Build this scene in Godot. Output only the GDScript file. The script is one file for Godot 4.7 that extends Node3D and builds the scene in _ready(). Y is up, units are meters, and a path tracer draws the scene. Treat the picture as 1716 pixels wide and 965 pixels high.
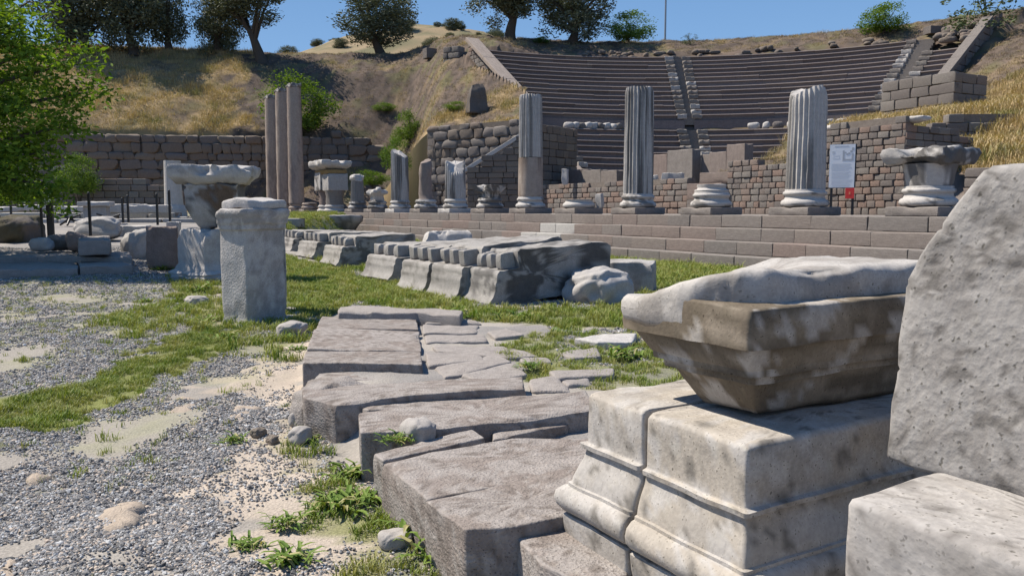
extends Node3D
# An ancient sanctuary courtyard: paving, fallen cornices, a stoa with column stumps, a theatre and a dry hillside. Metres, y up.
const SA := -1.0367          # heading of the stoa: its local x runs to the near end, its local z to the courtyard
const O := Vector3(6.42, 0, -19.6)
const U := Vector3(-0.509, 0, -0.861)
const BK := Vector3(0.861, 0, -0.509)
const TC := Vector3(10.72, 0, -37.49)  # centre of the theatre
const DEG := PI / 180.0
var rng := RandomNumberGenerator.new()
var nz := FastNoiseLite.new()
var nf := FastNoiseLite.new()
var used := {}
var M := {}
var bricks: Array = []
var rough_bricks: Array = []

# ---------- naming ----------
func numbered(called: String, parent: Node) -> String:
	var key := str(parent.get_instance_id()) + called
	var k: int = used.get(key, 0)
	used[key] = k + 1
	return called if k == 0 else "%s_%03d" % [called, k]

func tag(o: Node, label: String, category: String, group := "") -> Node:
	o.set_meta("label", label)
	o.set_meta("category", category)
	if group != "":
		o.set_meta("group", group)
	return o

func thing(called: String, label: String, category: String, at := Vector3.ZERO, turn := 0.0, group := "") -> Node3D:
	var o := Node3D.new()
	o.name = numbered(called, self)
	add_child(o)
	o.position = at
	o.rotation.y = turn
	tag(o, label, category, group)
	return o

func part(called: String, mesh: Mesh, mat: Material, parent: Node, xf := Transform3D()) -> MeshInstance3D:
	var o := MeshInstance3D.new()
	o.name = numbered(called, parent)
	o.mesh = mesh
	o.material_override = mat
	o.transform = xf
	parent.add_child(o)
	return o

func solo(called: String, mesh: Mesh, mat: Material, label: String, category: String, at := Vector3.ZERO, turn := 0.0, group := "") -> MeshInstance3D:
	var o := part(called, mesh, mat, self)
	o.position = at
	o.rotation.y = turn
	tag(o, label, category, group)
	return o

func structure(called: String, mesh: Mesh, mat: Material) -> MeshInstance3D:
	var o := part(called, mesh, mat, self)
	o.set_meta("kind", "structure")
	return o

func stuff(called: String, mesh: Mesh, mat: Material, xfs: Array, cols: PackedColorArray, label: String, category: String, parent: Node = self) -> MultiMeshInstance3D:
	var mm := MultiMesh.new()
	mm.transform_format = MultiMesh.TRANSFORM_3D
	mm.use_colors = true
	mm.mesh = mesh
	mm.instance_count = xfs.size()
	for i in xfs.size():
		mm.set_instance_transform(i, xfs[i])
		mm.set_instance_color(i, cols[i])
	var o := MultiMeshInstance3D.new()
	o.multimesh = mm
	o.material_override = mat
	o.name = numbered(called, parent)
	parent.add_child(o)
	o.set_meta("kind", "stuff")
	if parent == self:
		o.set_meta("label", label)
		o.set_meta("category", category)
	return o

# ---------- mesh building ----------
class MB:
	var v := PackedVector3Array()
	var c := PackedColorArray()
	var n := PackedVector3Array()
	var i := PackedInt32Array()
	func vert(p: Vector3, col := Color.WHITE) -> int:
		v.append(p)
		c.append(col)
		return v.size() - 1
	func tri(a: int, b: int, d: int) -> void:
		i.append(a); i.append(b); i.append(d)
	func quad(a: int, b: int, d: int, e: int) -> void:
		i.append(a); i.append(b); i.append(d)
		i.append(a); i.append(d); i.append(e)
	func box(lo: Vector3, hi: Vector3, col := Color.WHITE) -> void:
		for ax in 3:
			for s in 2:
				var p := []
				for k in [[0, 0], [1, 0], [1, 1], [0, 1]]:
					var q := Vector3()
					q[ax] = hi[ax] if s == 1 else lo[ax]
					q[(ax + 1) % 3] = hi[(ax + 1) % 3] if k[0] == 1 else lo[(ax + 1) % 3]
					q[(ax + 2) % 3] = hi[(ax + 2) % 3] if k[1] == 1 else lo[(ax + 2) % 3]
					p.append(vert(q, col))
				if s == 1:
					quad(p[3], p[2], p[1], p[0])
				else:
					quad(p[0], p[1], p[2], p[3])
	func tube(pts: Array, rad: Array, sides: int, col := Color.WHITE) -> void:
		var start := v.size()
		for k in pts.size():
			var d: Vector3 = (pts[mini(k + 1, pts.size() - 1)] - pts[maxi(k - 1, 0)]).normalized()
			var a := d.cross(Vector3(0.31, 0.2, 0.93)).normalized()
			var b := d.cross(a)
			for s in sides:
				var w := TAU * s / sides
				vert(pts[k] + (a * cos(w) + b * sin(w)) * rad[k], col)
		for k in pts.size() - 1:
			for s in sides:
				var s2 := (s + 1) % sides
				quad(start + k * sides + s, start + (k + 1) * sides + s, start + (k + 1) * sides + s2, start + k * sides + s2)
		var e := vert(pts[-1], col)
		var l := start + (pts.size() - 1) * sides
		for s in sides:
			tri(l + s, e, l + (s + 1) % sides)
	func commit(flat := false, closed := false) -> ArrayMesh:
		if closed:
			var vol := 0.0
			for k in range(0, i.size(), 3):
				vol += v[i[k]].dot((v[i[k + 2]] - v[i[k]]).cross(v[i[k + 1]] - v[i[k]]))
			if vol < 0:
				for k in range(0, i.size(), 3):
					var s := i[k + 1]
					i[k + 1] = i[k + 2]
					i[k + 2] = s
		if flat:
			var v2 := PackedVector3Array()
			var c2 := PackedColorArray()
			var n2 := PackedVector3Array()
			for k in range(0, i.size(), 3):
				var m := (v[i[k + 2]] - v[i[k]]).cross(v[i[k + 1]] - v[i[k]]).normalized()
				for j in 3:
					v2.append(v[i[k + j]]); c2.append(c[i[k + j]]); n2.append(m)
			v = v2; c = c2; n = n2
			i = PackedInt32Array(range(v.size()))
		elif n.size() != v.size():
			n.resize(v.size())
			n.fill(Vector3.ZERO)
			for k in range(0, i.size(), 3):
				var m := (v[i[k + 2]] - v[i[k]]).cross(v[i[k + 1]] - v[i[k]])
				for j in 3:
					n[i[k + j]] += m
			for k in n.size():
				n[k] = n[k].normalized()
		var a := []
		a.resize(Mesh.ARRAY_MAX)
		a[Mesh.ARRAY_VERTEX] = v
		a[Mesh.ARRAY_NORMAL] = n
		a[Mesh.ARRAY_COLOR] = c
		a[Mesh.ARRAY_INDEX] = i
		var me := ArrayMesh.new()
		me.add_surface_from_arrays(Mesh.PRIMITIVE_TRIANGLES, a)
		return me

func n3(p: Vector3) -> float:
	return nz.get_noise_3dv(p)

func rect(x0: float, z0: float, x1: float, z1: float) -> PackedVector2Array:
	return PackedVector2Array([Vector2(x0, z0), Vector2(x1, z0), Vector2(x1, z1), Vector2(x0, z1)])

# staining of a stone: every entry is [colour, frequency vector, threshold, softness]; matter with its own ragged outline
func stained(p: Vector3, base: Color, list: Array, vary: float) -> Color:
	var k := 1.0 + vary * nz.get_noise_3dv(p * 9.0 + Vector3(7, 3, 1)) + vary * 0.8 * nf.get_noise_3dv(p * 60.0)
	var c := Color(base.r * k, base.g * k, base.b * k)
	for s in list:
		var w: float = nf.get_noise_3dv(p * s[1] * 1.9 + Vector3(31, 5, 17)) + 0.22 * nf.get_noise_3dv(p * 42.0 + Vector3(3, 9, 27)) + 0.3 * nz.get_noise_3dv(p * 17.0)
		w = 0.85 * smoothstep(s[2] - s[3] * 0.55, s[2] + s[3] * 0.55, w)
		c = c.lerp(Color(s[0].r * k, s[0].g * k, s[0].b * k), w)
	return c

# a hewn stone: a polygon (x, z) swept up a moulding profile of [outward offset, height], closed by a rough top
func stone_into(mb: MB, poly: PackedVector2Array, prof: Array, o: Dictionary) -> void:
	var seg: float = o.get("seg", 0.06)
	var amp: float = o.get("amp", 0.01)
	var freq: float = o.get("freq", 6.0)
	var chip: float = o.get("chip", 0.0)
	var cw: float = o.get("chip_width", 0.06)
	var eps: float = o.get("corner", 0.015)
	var cap: int = o.get("cap", 0)
	var warp = o.get("warp")
	var off := Vector3(o.get("seed", 1) * 13.7, o.get("seed", 1) * 5.1, o.get("seed", 1) * 9.3)
	var base: Color = o.get("color", Color.WHITE)
	var stains: Array = o.get("stains", [])
	var vary: float = o.get("vary", 0.1)
	var free: Array = o.get("weights", [])
	var area := 0.0
	var n := poly.size()
	for k in n:
		area += poly[k].cross(poly[(k + 1) % n])
	var en := []
	for k in n:
		var e := (poly[(k + 1) % n] - poly[k]).normalized()
		en.append(Vector2(e.y, -e.x) * signf(area))
	var mit := []
	for k in n:
		var w1: float = free[(k + n - 1) % n] if free.size() > 0 else 1.0
		var w2: float = free[k] if free.size() > 0 else 1.0
		var a: Vector2 = en[(k + n - 1) % n]
		var b: Vector2 = en[k]
		mit.append((a * w1 + b * w2) / (1.0 + a.dot(b) * w1 * w2))
	var P: Array = []
	var W: Array = []
	for k in n:
		var a := poly[k]
		var b := poly[(k + 1) % n]
		var l := a.distance_to(b)
		var e := minf(eps / l, 0.2)
		var cnt := maxi(1, ceili(l / seg))
		var ts := [0.0]
		for j in cnt + 1:
			ts.append(lerpf(e, 1.0 - e, float(j) / cnt))
		for t in ts:
			var q := a.lerp(b, t)
			if t == 0.0:
				q -= (en[(k + n - 1) % n] + en[k]) * eps * 0.32
			P.append(q)
			W.append(mit[k].lerp(mit[(k + 1) % n], t))
	var cen := Vector2.ZERO
	for q in poly:
		cen += q / n
	if o.has("center"):
		cen = o.center
	var rad := 1e9
	for q in P:
		rad = minf(rad, q.distance_to(cen))
	var K: int = cap if cap > 0 else clampi(ceili(rad / seg), 2, 40)
	# rings: [offset, y, scale, distance to the upper edge, distance to the lower edge]
	var rings: Array = []
	var breaks := {}
	var crisp: bool = o.get("crisp", false)
	var y0: float = prof[0][1]
	var y1: float = prof[-1][1]
	rings.append([prof[0][0], y0, 0.02, 9.0, 9.0])
	rings.append([prof[0][0], y0, 0.6, 9.0, rad * 0.4])
	for k in prof.size():
		if k > 0:
			var l: float = absf(prof[k][1] - prof[k - 1][1])
			var cnt := maxi(1, ceili(l / (seg * 1.3)))
			for j in range(1, cnt):
				var f := float(j) / cnt
				var yy: float = lerpf(prof[k - 1][1], prof[k][1], f)
				rings.append([lerpf(prof[k - 1][0], prof[k][0], f), yy, 1.0, y1 - yy, yy - y0])
		rings.append([prof[k][0], prof[k][1], 1.0, y1 - prof[k][1], prof[k][1] - y0])
		if crisp and k > 0 and k < prof.size() - 2:
			var da := Vector2(prof[k][0] - prof[k - 1][0], prof[k][1] - prof[k - 1][1])
			var db := Vector2(prof[k + 1][0] - prof[k][0], prof[k + 1][1] - prof[k][1])
			if absf(da.angle_to(db)) > 0.6:
				breaks[rings.size() - 1] = true
				rings.append(rings[-1])
	var lastoff: float = prof[-1][0]
	for k in range(1, K):
		var s := 1.0 - float(k) / K
		if k == 1:
			s = maxf(s, 1.0 - eps / rad)
			rings.append([lastoff, y1, s, (1.0 - s) * rad, 9.0])
			s = 1.0 - 1.0 / K
		rings.append([lastoff, y1, s, (1.0 - s) * rad, 9.0])
	var start := mb.v.size()
	var m := P.size()
	for r in rings:
		for k in m:
			var q: Vector2 = P[k] + W[k] * r[0]
			q = cen + (q - cen) * r[2]
			var p := Vector3(q.x, r[1], q.y)
			if warp != null:
				p = warp.call(p)
			var s := p + off
			if chip > 0.0:
				var f := exp(-r[3] / cw)
				f = maxf(f, 0.6 * exp(-r[4] / cw))
				var w := maxf(0.0, n3(s * 4.0) * 1.9 - 0.05) * chip * f
				var inward := (Vector3(cen.x, p.y, cen.y) - p).normalized()
				p += inward * w
				p.y += -w * 0.8 if r[3] < r[4] else w * 0.5
			if amp > 0.0:
				p += Vector3(n3(s * freq), n3(s * freq + Vector3(50, 0, 9)), n3(s * freq + Vector3(0, 80, 4))) * amp * 1.4
			mb.vert(p, stained(s, base, stains, vary))
	for r in rings.size() - 1:
		if breaks.has(r):
			continue
		for k in m:
			var k2 := (k + 1) % m
			mb.quad(start + r * m + k, start + (r + 1) * m + k, start + (r + 1) * m + k2, start + r * m + k2)
	var lc := mb.v[start + (rings.size() - 1) * m]
	for k in range(1, m):
		lc += mb.v[start + (rings.size() - 1) * m + k]
	var e := mb.vert(lc / m, mb.c[start + (rings.size() - 1) * m])
	for k in m:
		mb.tri(start + (rings.size() - 1) * m + k, e, start + (rings.size() - 1) * m + (k + 1) % m)

func stone(poly: PackedVector2Array, prof: Array, o: Dictionary) -> ArrayMesh:
	var mb := MB.new()
	stone_into(mb, poly, prof, o)
	return mb.commit(false, true)

# plain hewn block standing on its base centre
func block(sx: float, sy: float, sz: float, o: Dictionary) -> ArrayMesh:
	var r: float = o.get("round", 0.02)
	return stone(rect(-sx / 2, -sz / 2, sx / 2, sz / 2), [[-r, 0.0], [0.0, r], [0.0, sy - r], [-r * 0.3, sy - r * 0.3], [-r, sy]], o)

# irregular boulder
func boulder(sx: float, sy: float, sz: float, sd: int, o := {}) -> ArrayMesh:
	var mb := MB.new()
	var a: int = o.get("res", 22)
	var off := Vector3(sd * 3.1, sd * 7.7, sd)
	var st: Array = o.get("stains", [])
	for j in a + 1:
		for k in a * 2:
			var th := PI * j / a
			var ph := TAU * k / (a * 2)
			var d := Vector3(sin(th) * cos(ph), cos(th), sin(th) * sin(ph))
			var e := Vector3(signf(d.x) * pow(absf(d.x), 0.7), signf(d.y) * pow(absf(d.y), 0.75), signf(d.z) * pow(absf(d.z), 0.7))
			var r := 1.0 + 0.34 * n3(d * 1.6 + off) + 0.12 * n3(d * 5.0 + off)
			var p := Vector3(e.x * sx, e.y * sy, e.z * sz) * 0.5 * r
			mb.vert(p + Vector3(0, sy * 0.4, 0), stained(p + off, o.get("color", Color.WHITE), st, 0.14))
	for j in a:
		for k in a * 2:
			var k2 := (k + 1) % (a * 2)
			mb.quad(j * a * 2 + k, j * a * 2 + k2, (j + 1) * a * 2 + k2, (j + 1) * a * 2 + k)
	return mb.commit(false, true)

# turned shape; flutes > 0 cuts flutes, top(angle) gives a broken upper edge
func lathe(prof: Array, sides: int, o := {}) -> ArrayMesh:
	var mb := MB.new()
	var flutes: int = o.get("flutes", 0)
	var depth: float = o.get("depth", 0.05)
	var brk = o.get("top")
	var amp: float = o.get("amp", 0.004)
	var st: Array = o.get("stains", [])
	var base: Color = o.get("color", Color.WHITE)
	var off := Vector3(o.get("seed", 1) * 3.3, 0, o.get("seed", 1) * 2.1)
	var fn = o.get("paint")
	var y0: float = prof[0][1]
	var y1: float = prof[-1][1]
	for r in prof:
		for k in sides:
			var w := TAU * k / sides
			var R: float = r[0]
			if flutes > 0:
				var t := fposmod(w / TAU * flutes, 1.0)
				if t > 0.14:
					R -= depth * sin(PI * (t - 0.14) / 0.86)
			var y: float = r[1]
			if brk != null:
				y = y0 + (y - y0) * (brk.call(w) - y0) / (y1 - y0)
			var p := Vector3(R * cos(w), y, R * sin(w))
			var s := p + off
			p += Vector3(n3(s * 5.0), n3(s * 5.0 + Vector3(9, 9, 9)) * 0.5, n3(s * 5.0 + Vector3(4, 40, 4))) * amp
			var c := stained(s, base, st, 0.1)
			if fn != null:
				c = fn.call(p, w, c)
			mb.vert(p, c)
	for r in prof.size() - 1:
		for k in sides:
			var k2 := (k + 1) % sides
			mb.quad(r * sides + k, (r + 1) * sides + k, (r + 1) * sides + k2, r * sides + k2)
	# rough caps
	for cap in 2:
		var row := 0 if cap == 0 else (prof.size() - 1) * sides
		var prev := []
		var mid := Vector3.ZERO
		for k in sides:
			prev.append(mb.vert(mb.v[row + k], mb.c[row + k]))
			mid += mb.v[row + k] / sides
		if cap == 0:
			var e0 := mb.vert(mid)
			for k in sides:
				mb.tri(prev[k], prev[(k + 1) % sides], e0)
			continue
		for q in [0.75, 0.5, 0.25]:
			var cur := []
			for k in sides:
				var p: Vector3 = mid.lerp(mb.v[row + k], q)
				p.y += o.get("cap_amp", 0.03) * n3((p + off) * 6.0)
				cur.append(mb.vert(p, stained(p + off, base, [], 0.1)))
			for k in sides:
				mb.quad(prev[k], cur[k], cur[(k + 1) % sides], prev[(k + 1) % sides])
			prev = cur
		var e := mb.vert(mid, base)
		for k in sides:
			mb.tri(prev[k], e, prev[(k + 1) % sides])
	return mb.commit(false, true)

# a small building stone, 1 m cube with broken corners, for walls; scaled per stone
func brick(sd: int, soft: float, rough: float, soft_x := -1.0) -> ArrayMesh:
	var mb := MB.new()
	rng.seed = 900 + sd
	var sv := Vector3(soft if soft_x < 0.0 else soft_x, soft, soft)
	for face in 6:
		var ax := face >> 1
		var s := 1.0 if face % 2 == 1 else -1.0
		var ids := []
		for a in 5:
			for b in 5:
				var p := Vector3()
				p[ax] = 0.5 * s
				p[(ax + 1) % 3] = [-0.5, -0.5 + sv[(ax + 1) % 3], 0.0, 0.5 - sv[(ax + 1) % 3], 0.5][a]
				p[(ax + 2) % 3] = [-0.5, -0.5 + sv[(ax + 2) % 3], 0.0, 0.5 - sv[(ax + 2) % 3], 0.5][b]
				var inner := p.clamp(sv - Vector3.ONE * 0.5, Vector3.ONE * 0.5 - sv)
				if p.distance_to(inner) > 1e-5:
					p = inner + ((p - inner) / sv).normalized() * sv
				var q := p * 2.3 + Vector3(sd * 7, sd * 3, sd)
				p += Vector3(n3(q * 0.9), n3(q * 0.9 + Vector3(30, 0, 0)), n3(q * 0.9 + Vector3(0, 30, 0))) * rough
				ids.append(mb.vert(p))
		for a in 4:
			for b in 4:
				var k := a * 5 + b
				mb.quad(ids[k], ids[k + 1], ids[k + 6], ids[k + 5])
		if s > 0:
			for k in range(mb.i.size() - 96, mb.i.size(), 3):
				var w := mb.i[k + 1]
				mb.i[k + 1] = mb.i[k + 2]
				mb.i[k + 2] = w
	return mb.commit(false, true)

# courses of single stones on the face z = 0 of a wall; xf places the face inside its thing
func masonry(t: Node3D, xf: Transform3D, length: float, y0: float, top: Callable, ch: float, w0: float, w1: float, mats: Array, sd: int, o := {}) -> void:
	rng.seed = sd
	var depth: float = o.get("depth", 0.32)
	var gap: float = o.get("gap", 0.018)
	var buried: bool = o.get("buried", false)
	var core := MB.new()
	var shapes: Array = o.get("shapes", bricks)
	var gx := t.transform * xf
	var y := y0
	var row := 0
	while y < y0 + 12.0:
		var h: float = ch * rng.randf_range(1.0 - o.get("ragged", 0.1), 1.0 + o.get("ragged", 0.1))
		var x := -rng.randf() * w0 * 0.5
		var any := false
		var cx0 := -1.0
		var cx1 := 0.0
		while x < length - 0.05:
			var w := rng.randf_range(w0, w1)
			var xa := maxf(x, 0.0)
			var xb := minf(x + w, length)
			if length - xb < w0 * 0.4:
				xb = length
			x = xb
			if xb - xa < 0.06:
				continue
			var mid := (xa + xb) / 2
			if y + h * 0.6 > top.call(mid):
				continue
			any = true
			if cx0 < 0.0:
				cx0 = xa
			cx1 = xb
			if buried:
				var g: Vector3 = gx * Vector3(mid, y + h, 0.1)
				if gy(g.x, g.z) > g.y + 0.05:
					continue
			var proud: float = rng.randf_range(-0.02, 0.03) * o.get("uneven", 1.0)
			var b := Basis.from_euler(Vector3(0, 0, rng.randf_range(-0.012, 0.012))) * Basis.from_scale(Vector3(xb - xa - gap, h - gap, depth))
			part(o.get("name", "stone"), shapes[rng.randi() % shapes.size()], mats[rng.randi() % mats.size()], t, xf * Transform3D(b, Vector3(mid, y + h / 2, proud - depth / 2)))
		if not any:
			break
		core.box(Vector3(cx0 + 0.03, y, -depth - 0.1), Vector3(cx1 - 0.03, y + h * 0.96, -depth * 0.28))
		y += h
		row += 1
	if core.v.size() > 0:
		part("mortar_core", core.commit(true, true), o.get("core", M.mortar), t, xf)

# ---------- materials ----------
func noise_bytes(size: int, freq: float, sd: int, oct: int, kind := FastNoiseLite.TYPE_SIMPLEX_SMOOTH) -> PackedByteArray:
	var f := FastNoiseLite.new()
	f.seed = sd
	f.noise_type = kind
	f.frequency = freq
	f.fractal_octaves = oct
	if kind == FastNoiseLite.TYPE_CELLULAR:
		f.cellular_return_type = FastNoiseLite.RETURN_DISTANCE
	var im := f.get_seamless_image(size, size)
	im.convert(Image.FORMAT_L8)
	return im.get_data()

# layers: [bytes, low, high, tint] ; each darkens or tints where its value is between low and high
func surface_textures(size: int, coarse: PackedByteArray, fine: PackedByteArray, pits: PackedByteArray, dark: Color, light: Color, spot: Color, spot_at: float, relief: float) -> Array:
	var px := PackedByteArray()
	px.resize(size * size * 3)
	var hp := PackedByteArray()
	hp.resize(size * size)
	for k in size * size:
		var a := coarse[k] / 255.0
		var b := fine[k] / 255.0
		var p := pits[k] / 255.0
		var c := dark.lerp(light, clampf(a * 0.55 + b * 0.75 - 0.15, 0.0, 1.0))
		var s := smoothstep(spot_at, spot_at + 0.12, p * 0.6 + b * 0.4)
		c = c.lerp(spot, s)
		px[k * 3] = int(c.r * 255)
		px[k * 3 + 1] = int(c.g * 255)
		px[k * 3 + 2] = int(c.b * 255)
		hp[k] = int(clampf(b * 0.6 + a * 0.25 - s * 0.25 + 0.15, 0.0, 1.0) * 255)
	var im := Image.create_from_data(size, size, false, Image.FORMAT_RGB8, px)
	var nm := Image.create_from_data(size, size, false, Image.FORMAT_L8, hp)
	nm.convert(Image.FORMAT_RGBA8)
	nm.bump_map_to_normal_map(relief)
	return [ImageTexture.create_from_image(im), ImageTexture.create_from_image(nm)]

func mat(tint: Color, tex: Array, scale: float, rough := 0.9, bump := 1.0, world := false) -> StandardMaterial3D:
	var m := StandardMaterial3D.new()
	m.albedo_color = tint.linear_to_srgb()
	m.vertex_color_use_as_albedo = true
	m.roughness = rough
	m.metallic_specular = 0.3
	if tex.size() > 0:
		m.albedo_texture = tex[0]
		m.normal_enabled = true
		m.normal_texture = tex[1]
		m.normal_scale = bump
		m.uv1_triplanar = true
		m.uv1_world_triplanar = world
		m.uv1_scale = Vector3.ONE * scale
	return m

func plain(tint: Color, rough := 0.6, metal := 0.0) -> StandardMaterial3D:
	var m := StandardMaterial3D.new()
	m.albedo_color = tint.linear_to_srgb()
	m.roughness = rough
	m.metallic = metal
	m.vertex_color_use_as_albedo = true
	return m

func leafy(tint: Color, through: float) -> StandardMaterial3D:
	var m := plain(tint, 0.55)
	m.backlight_enabled = true
	m.backlight = Color(through, through, through * 0.5)
	m.cull_mode = BaseMaterial3D.CULL_DISABLED
	m.metallic_specular = 0.25
	return m

func make_materials() -> void:
	nz.seed = 4
	nz.frequency = 0.35
	nz.fractal_octaves = 3
	nf.seed = 11
	nf.frequency = 0.3
	nf.fractal_octaves = 4
	var S := 512
	var coarse := noise_bytes(S, 0.012, 3, 5)
	var fine := noise_bytes(S, 0.05, 5, 5)
	var grain := noise_bytes(S, 0.07, 8, 5)
	var pits := noise_bytes(S, 0.09, 9, 4)
	var cells := noise_bytes(S, 0.07, 14, 2, FastNoiseLite.TYPE_CELLULAR)
	var marble := surface_textures(S, coarse, fine, pits, Color(0.8, 0.79, 0.785), Color(1.0, 0.99, 0.98), Color(0.56, 0.55, 0.53), 0.66, 5.0)
	var rough := surface_textures(S, coarse, grain, pits, Color(0.77, 0.755, 0.745), Color(1.0, 0.99, 0.98), Color(0.56, 0.54, 0.53), 0.63, 7.0)
	var earth := surface_textures(S, fine, grain, cells, Color(0.76, 0.75, 0.74), Color(1.0, 0.99, 0.98), Color(0.64, 0.62, 0.6), 0.72, 6.0)
	M.marble = mat(Color(0.533, 0.516, 0.499), marble, 1.1, 0.8, 1.0)
	M.marble_near = mat(Color(0.498, 0.479, 0.453), marble, 1.7, 0.8, 0.35)
	M.marble_rough = mat(Color(0.447, 0.433, 0.419), marble, 1.1, 0.9, 0.5)
	M.cornice = mat(Color(0.478, 0.469, 0.460), rough, 1.2, 0.9, 1.1)
	M.andesite = mat(Color(0.37, 0.345, 0.328), rough, 1.4, 0.92, 1.0)
	M.marble_grey = mat(Color(0.37, 0.36, 0.35), marble, 1.1, 0.9, 0.6)
	M.cornice_row = mat(Color(0.4, 0.39, 0.375), rough, 1.2, 0.9, 1.0)
	M.beige = mat(Color(0.42, 0.36, 0.315), rough, 0.7, 0.9, 0.6)
	M.mortar = mat(Color(0.25, 0.22, 0.195), rough, 1.0, 1.0, 0.6)
	M.step = []
	for c in [Color(0.303, 0.257, 0.234), Color(0.294, 0.260, 0.238), Color(0.274, 0.247, 0.230), Color(0.301, 0.245, 0.222), Color(0.292, 0.267, 0.249), Color(0.260, 0.242, 0.229)]:
		M.step.append(mat(c, rough, 0.9, 0.92, 0.9))
	M.step_pale = mat(Color(0.5, 0.49, 0.47), marble, 1.0, 0.9, 0.8)
	M.ashlar = []
	for c in [Color(0.27, 0.235, 0.215), Color(0.3, 0.245, 0.215), Color(0.245, 0.225, 0.21), Color(0.31, 0.235, 0.2), Color(0.29, 0.27, 0.25), Color(0.22, 0.2, 0.19)]:
		M.ashlar.append(mat(c, rough, 1.3, 0.95, 1.2))
	M.seat = []
	for c in [Color(0.248, 0.216, 0.212), Color(0.232, 0.200, 0.196), Color(0.264, 0.228, 0.216)]:
		M.seat.append(mat(c, rough, 0.6, 0.92, 0.7))
	M.rubble = []
	for c in [Color(0.22, 0.19, 0.165), Color(0.26, 0.225, 0.19), Color(0.18, 0.16, 0.145), Color(0.24, 0.2, 0.17)]:
		M.rubble.append(mat(c, rough, 0.9, 0.95, 1.4))
	M.ground = mat(Color.WHITE, earth, 1.4, 0.98, 1.0, true)
	M.pebble = plain(Color.WHITE, 0.85)
	M.river = mat(Color(0.42, 0.4, 0.38), marble, 3.0, 0.8, 0.5)
	M.bedrock = mat(Color(0.47, 0.4, 0.33), earth, 2.0, 0.98, 1.2)
	M.bark = mat(Color(0.13, 0.11, 0.09), rough, 2.0, 0.95, 1.8)
	M.olive = leafy(Color.WHITE, 0.5)
	M.fresh = leafy(Color.WHITE, 0.9)
	M.blade = leafy(Color.WHITE, 0.7)
	M.straw = leafy(Color.WHITE, 0.6)
	M.black = plain(Color(0.012, 0.012, 0.014), 0.45)
	M.panel = plain(Color(0.72, 0.74, 0.77), 0.4)
	M.ink = plain(Color(0.12, 0.12, 0.13), 0.6)
	M.grey_ink = plain(Color(0.4, 0.42, 0.45), 0.6)
	M.red = plain(Color(0.62, 0.035, 0.03), 0.5)
	M.steel = plain(Color(0.3, 0.31, 0.33), 0.4, 0.6)
	for k in 7:
		bricks.append(brick(k, 0.1, 0.06))
	for k in 6:
		rough_bricks.append(brick(60 + k, 0.2, 0.2))

# ---------- lie of the land ----------
func table(x: float, pts: Array) -> float:
	if x <= pts[0][0]:
		return pts[0][1]
	for k in pts.size() - 1:
		if x < pts[k + 1][0]:
			return lerpf(pts[k][1], pts[k + 1][1], (x - pts[k][0]) / (pts[k + 1][0] - pts[k][0]))
	return pts[-1][1]

func kerb_x(d: float) -> float:
	return table(d, [[2.4, 0.2], [3.1, -0.22], [3.9, -0.5], [4.7, -0.98], [5.6, -1.3], [6.6, -1.75], [8.0, -2.05], [11.0, -2.4], [14.0, -2.6]])

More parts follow.
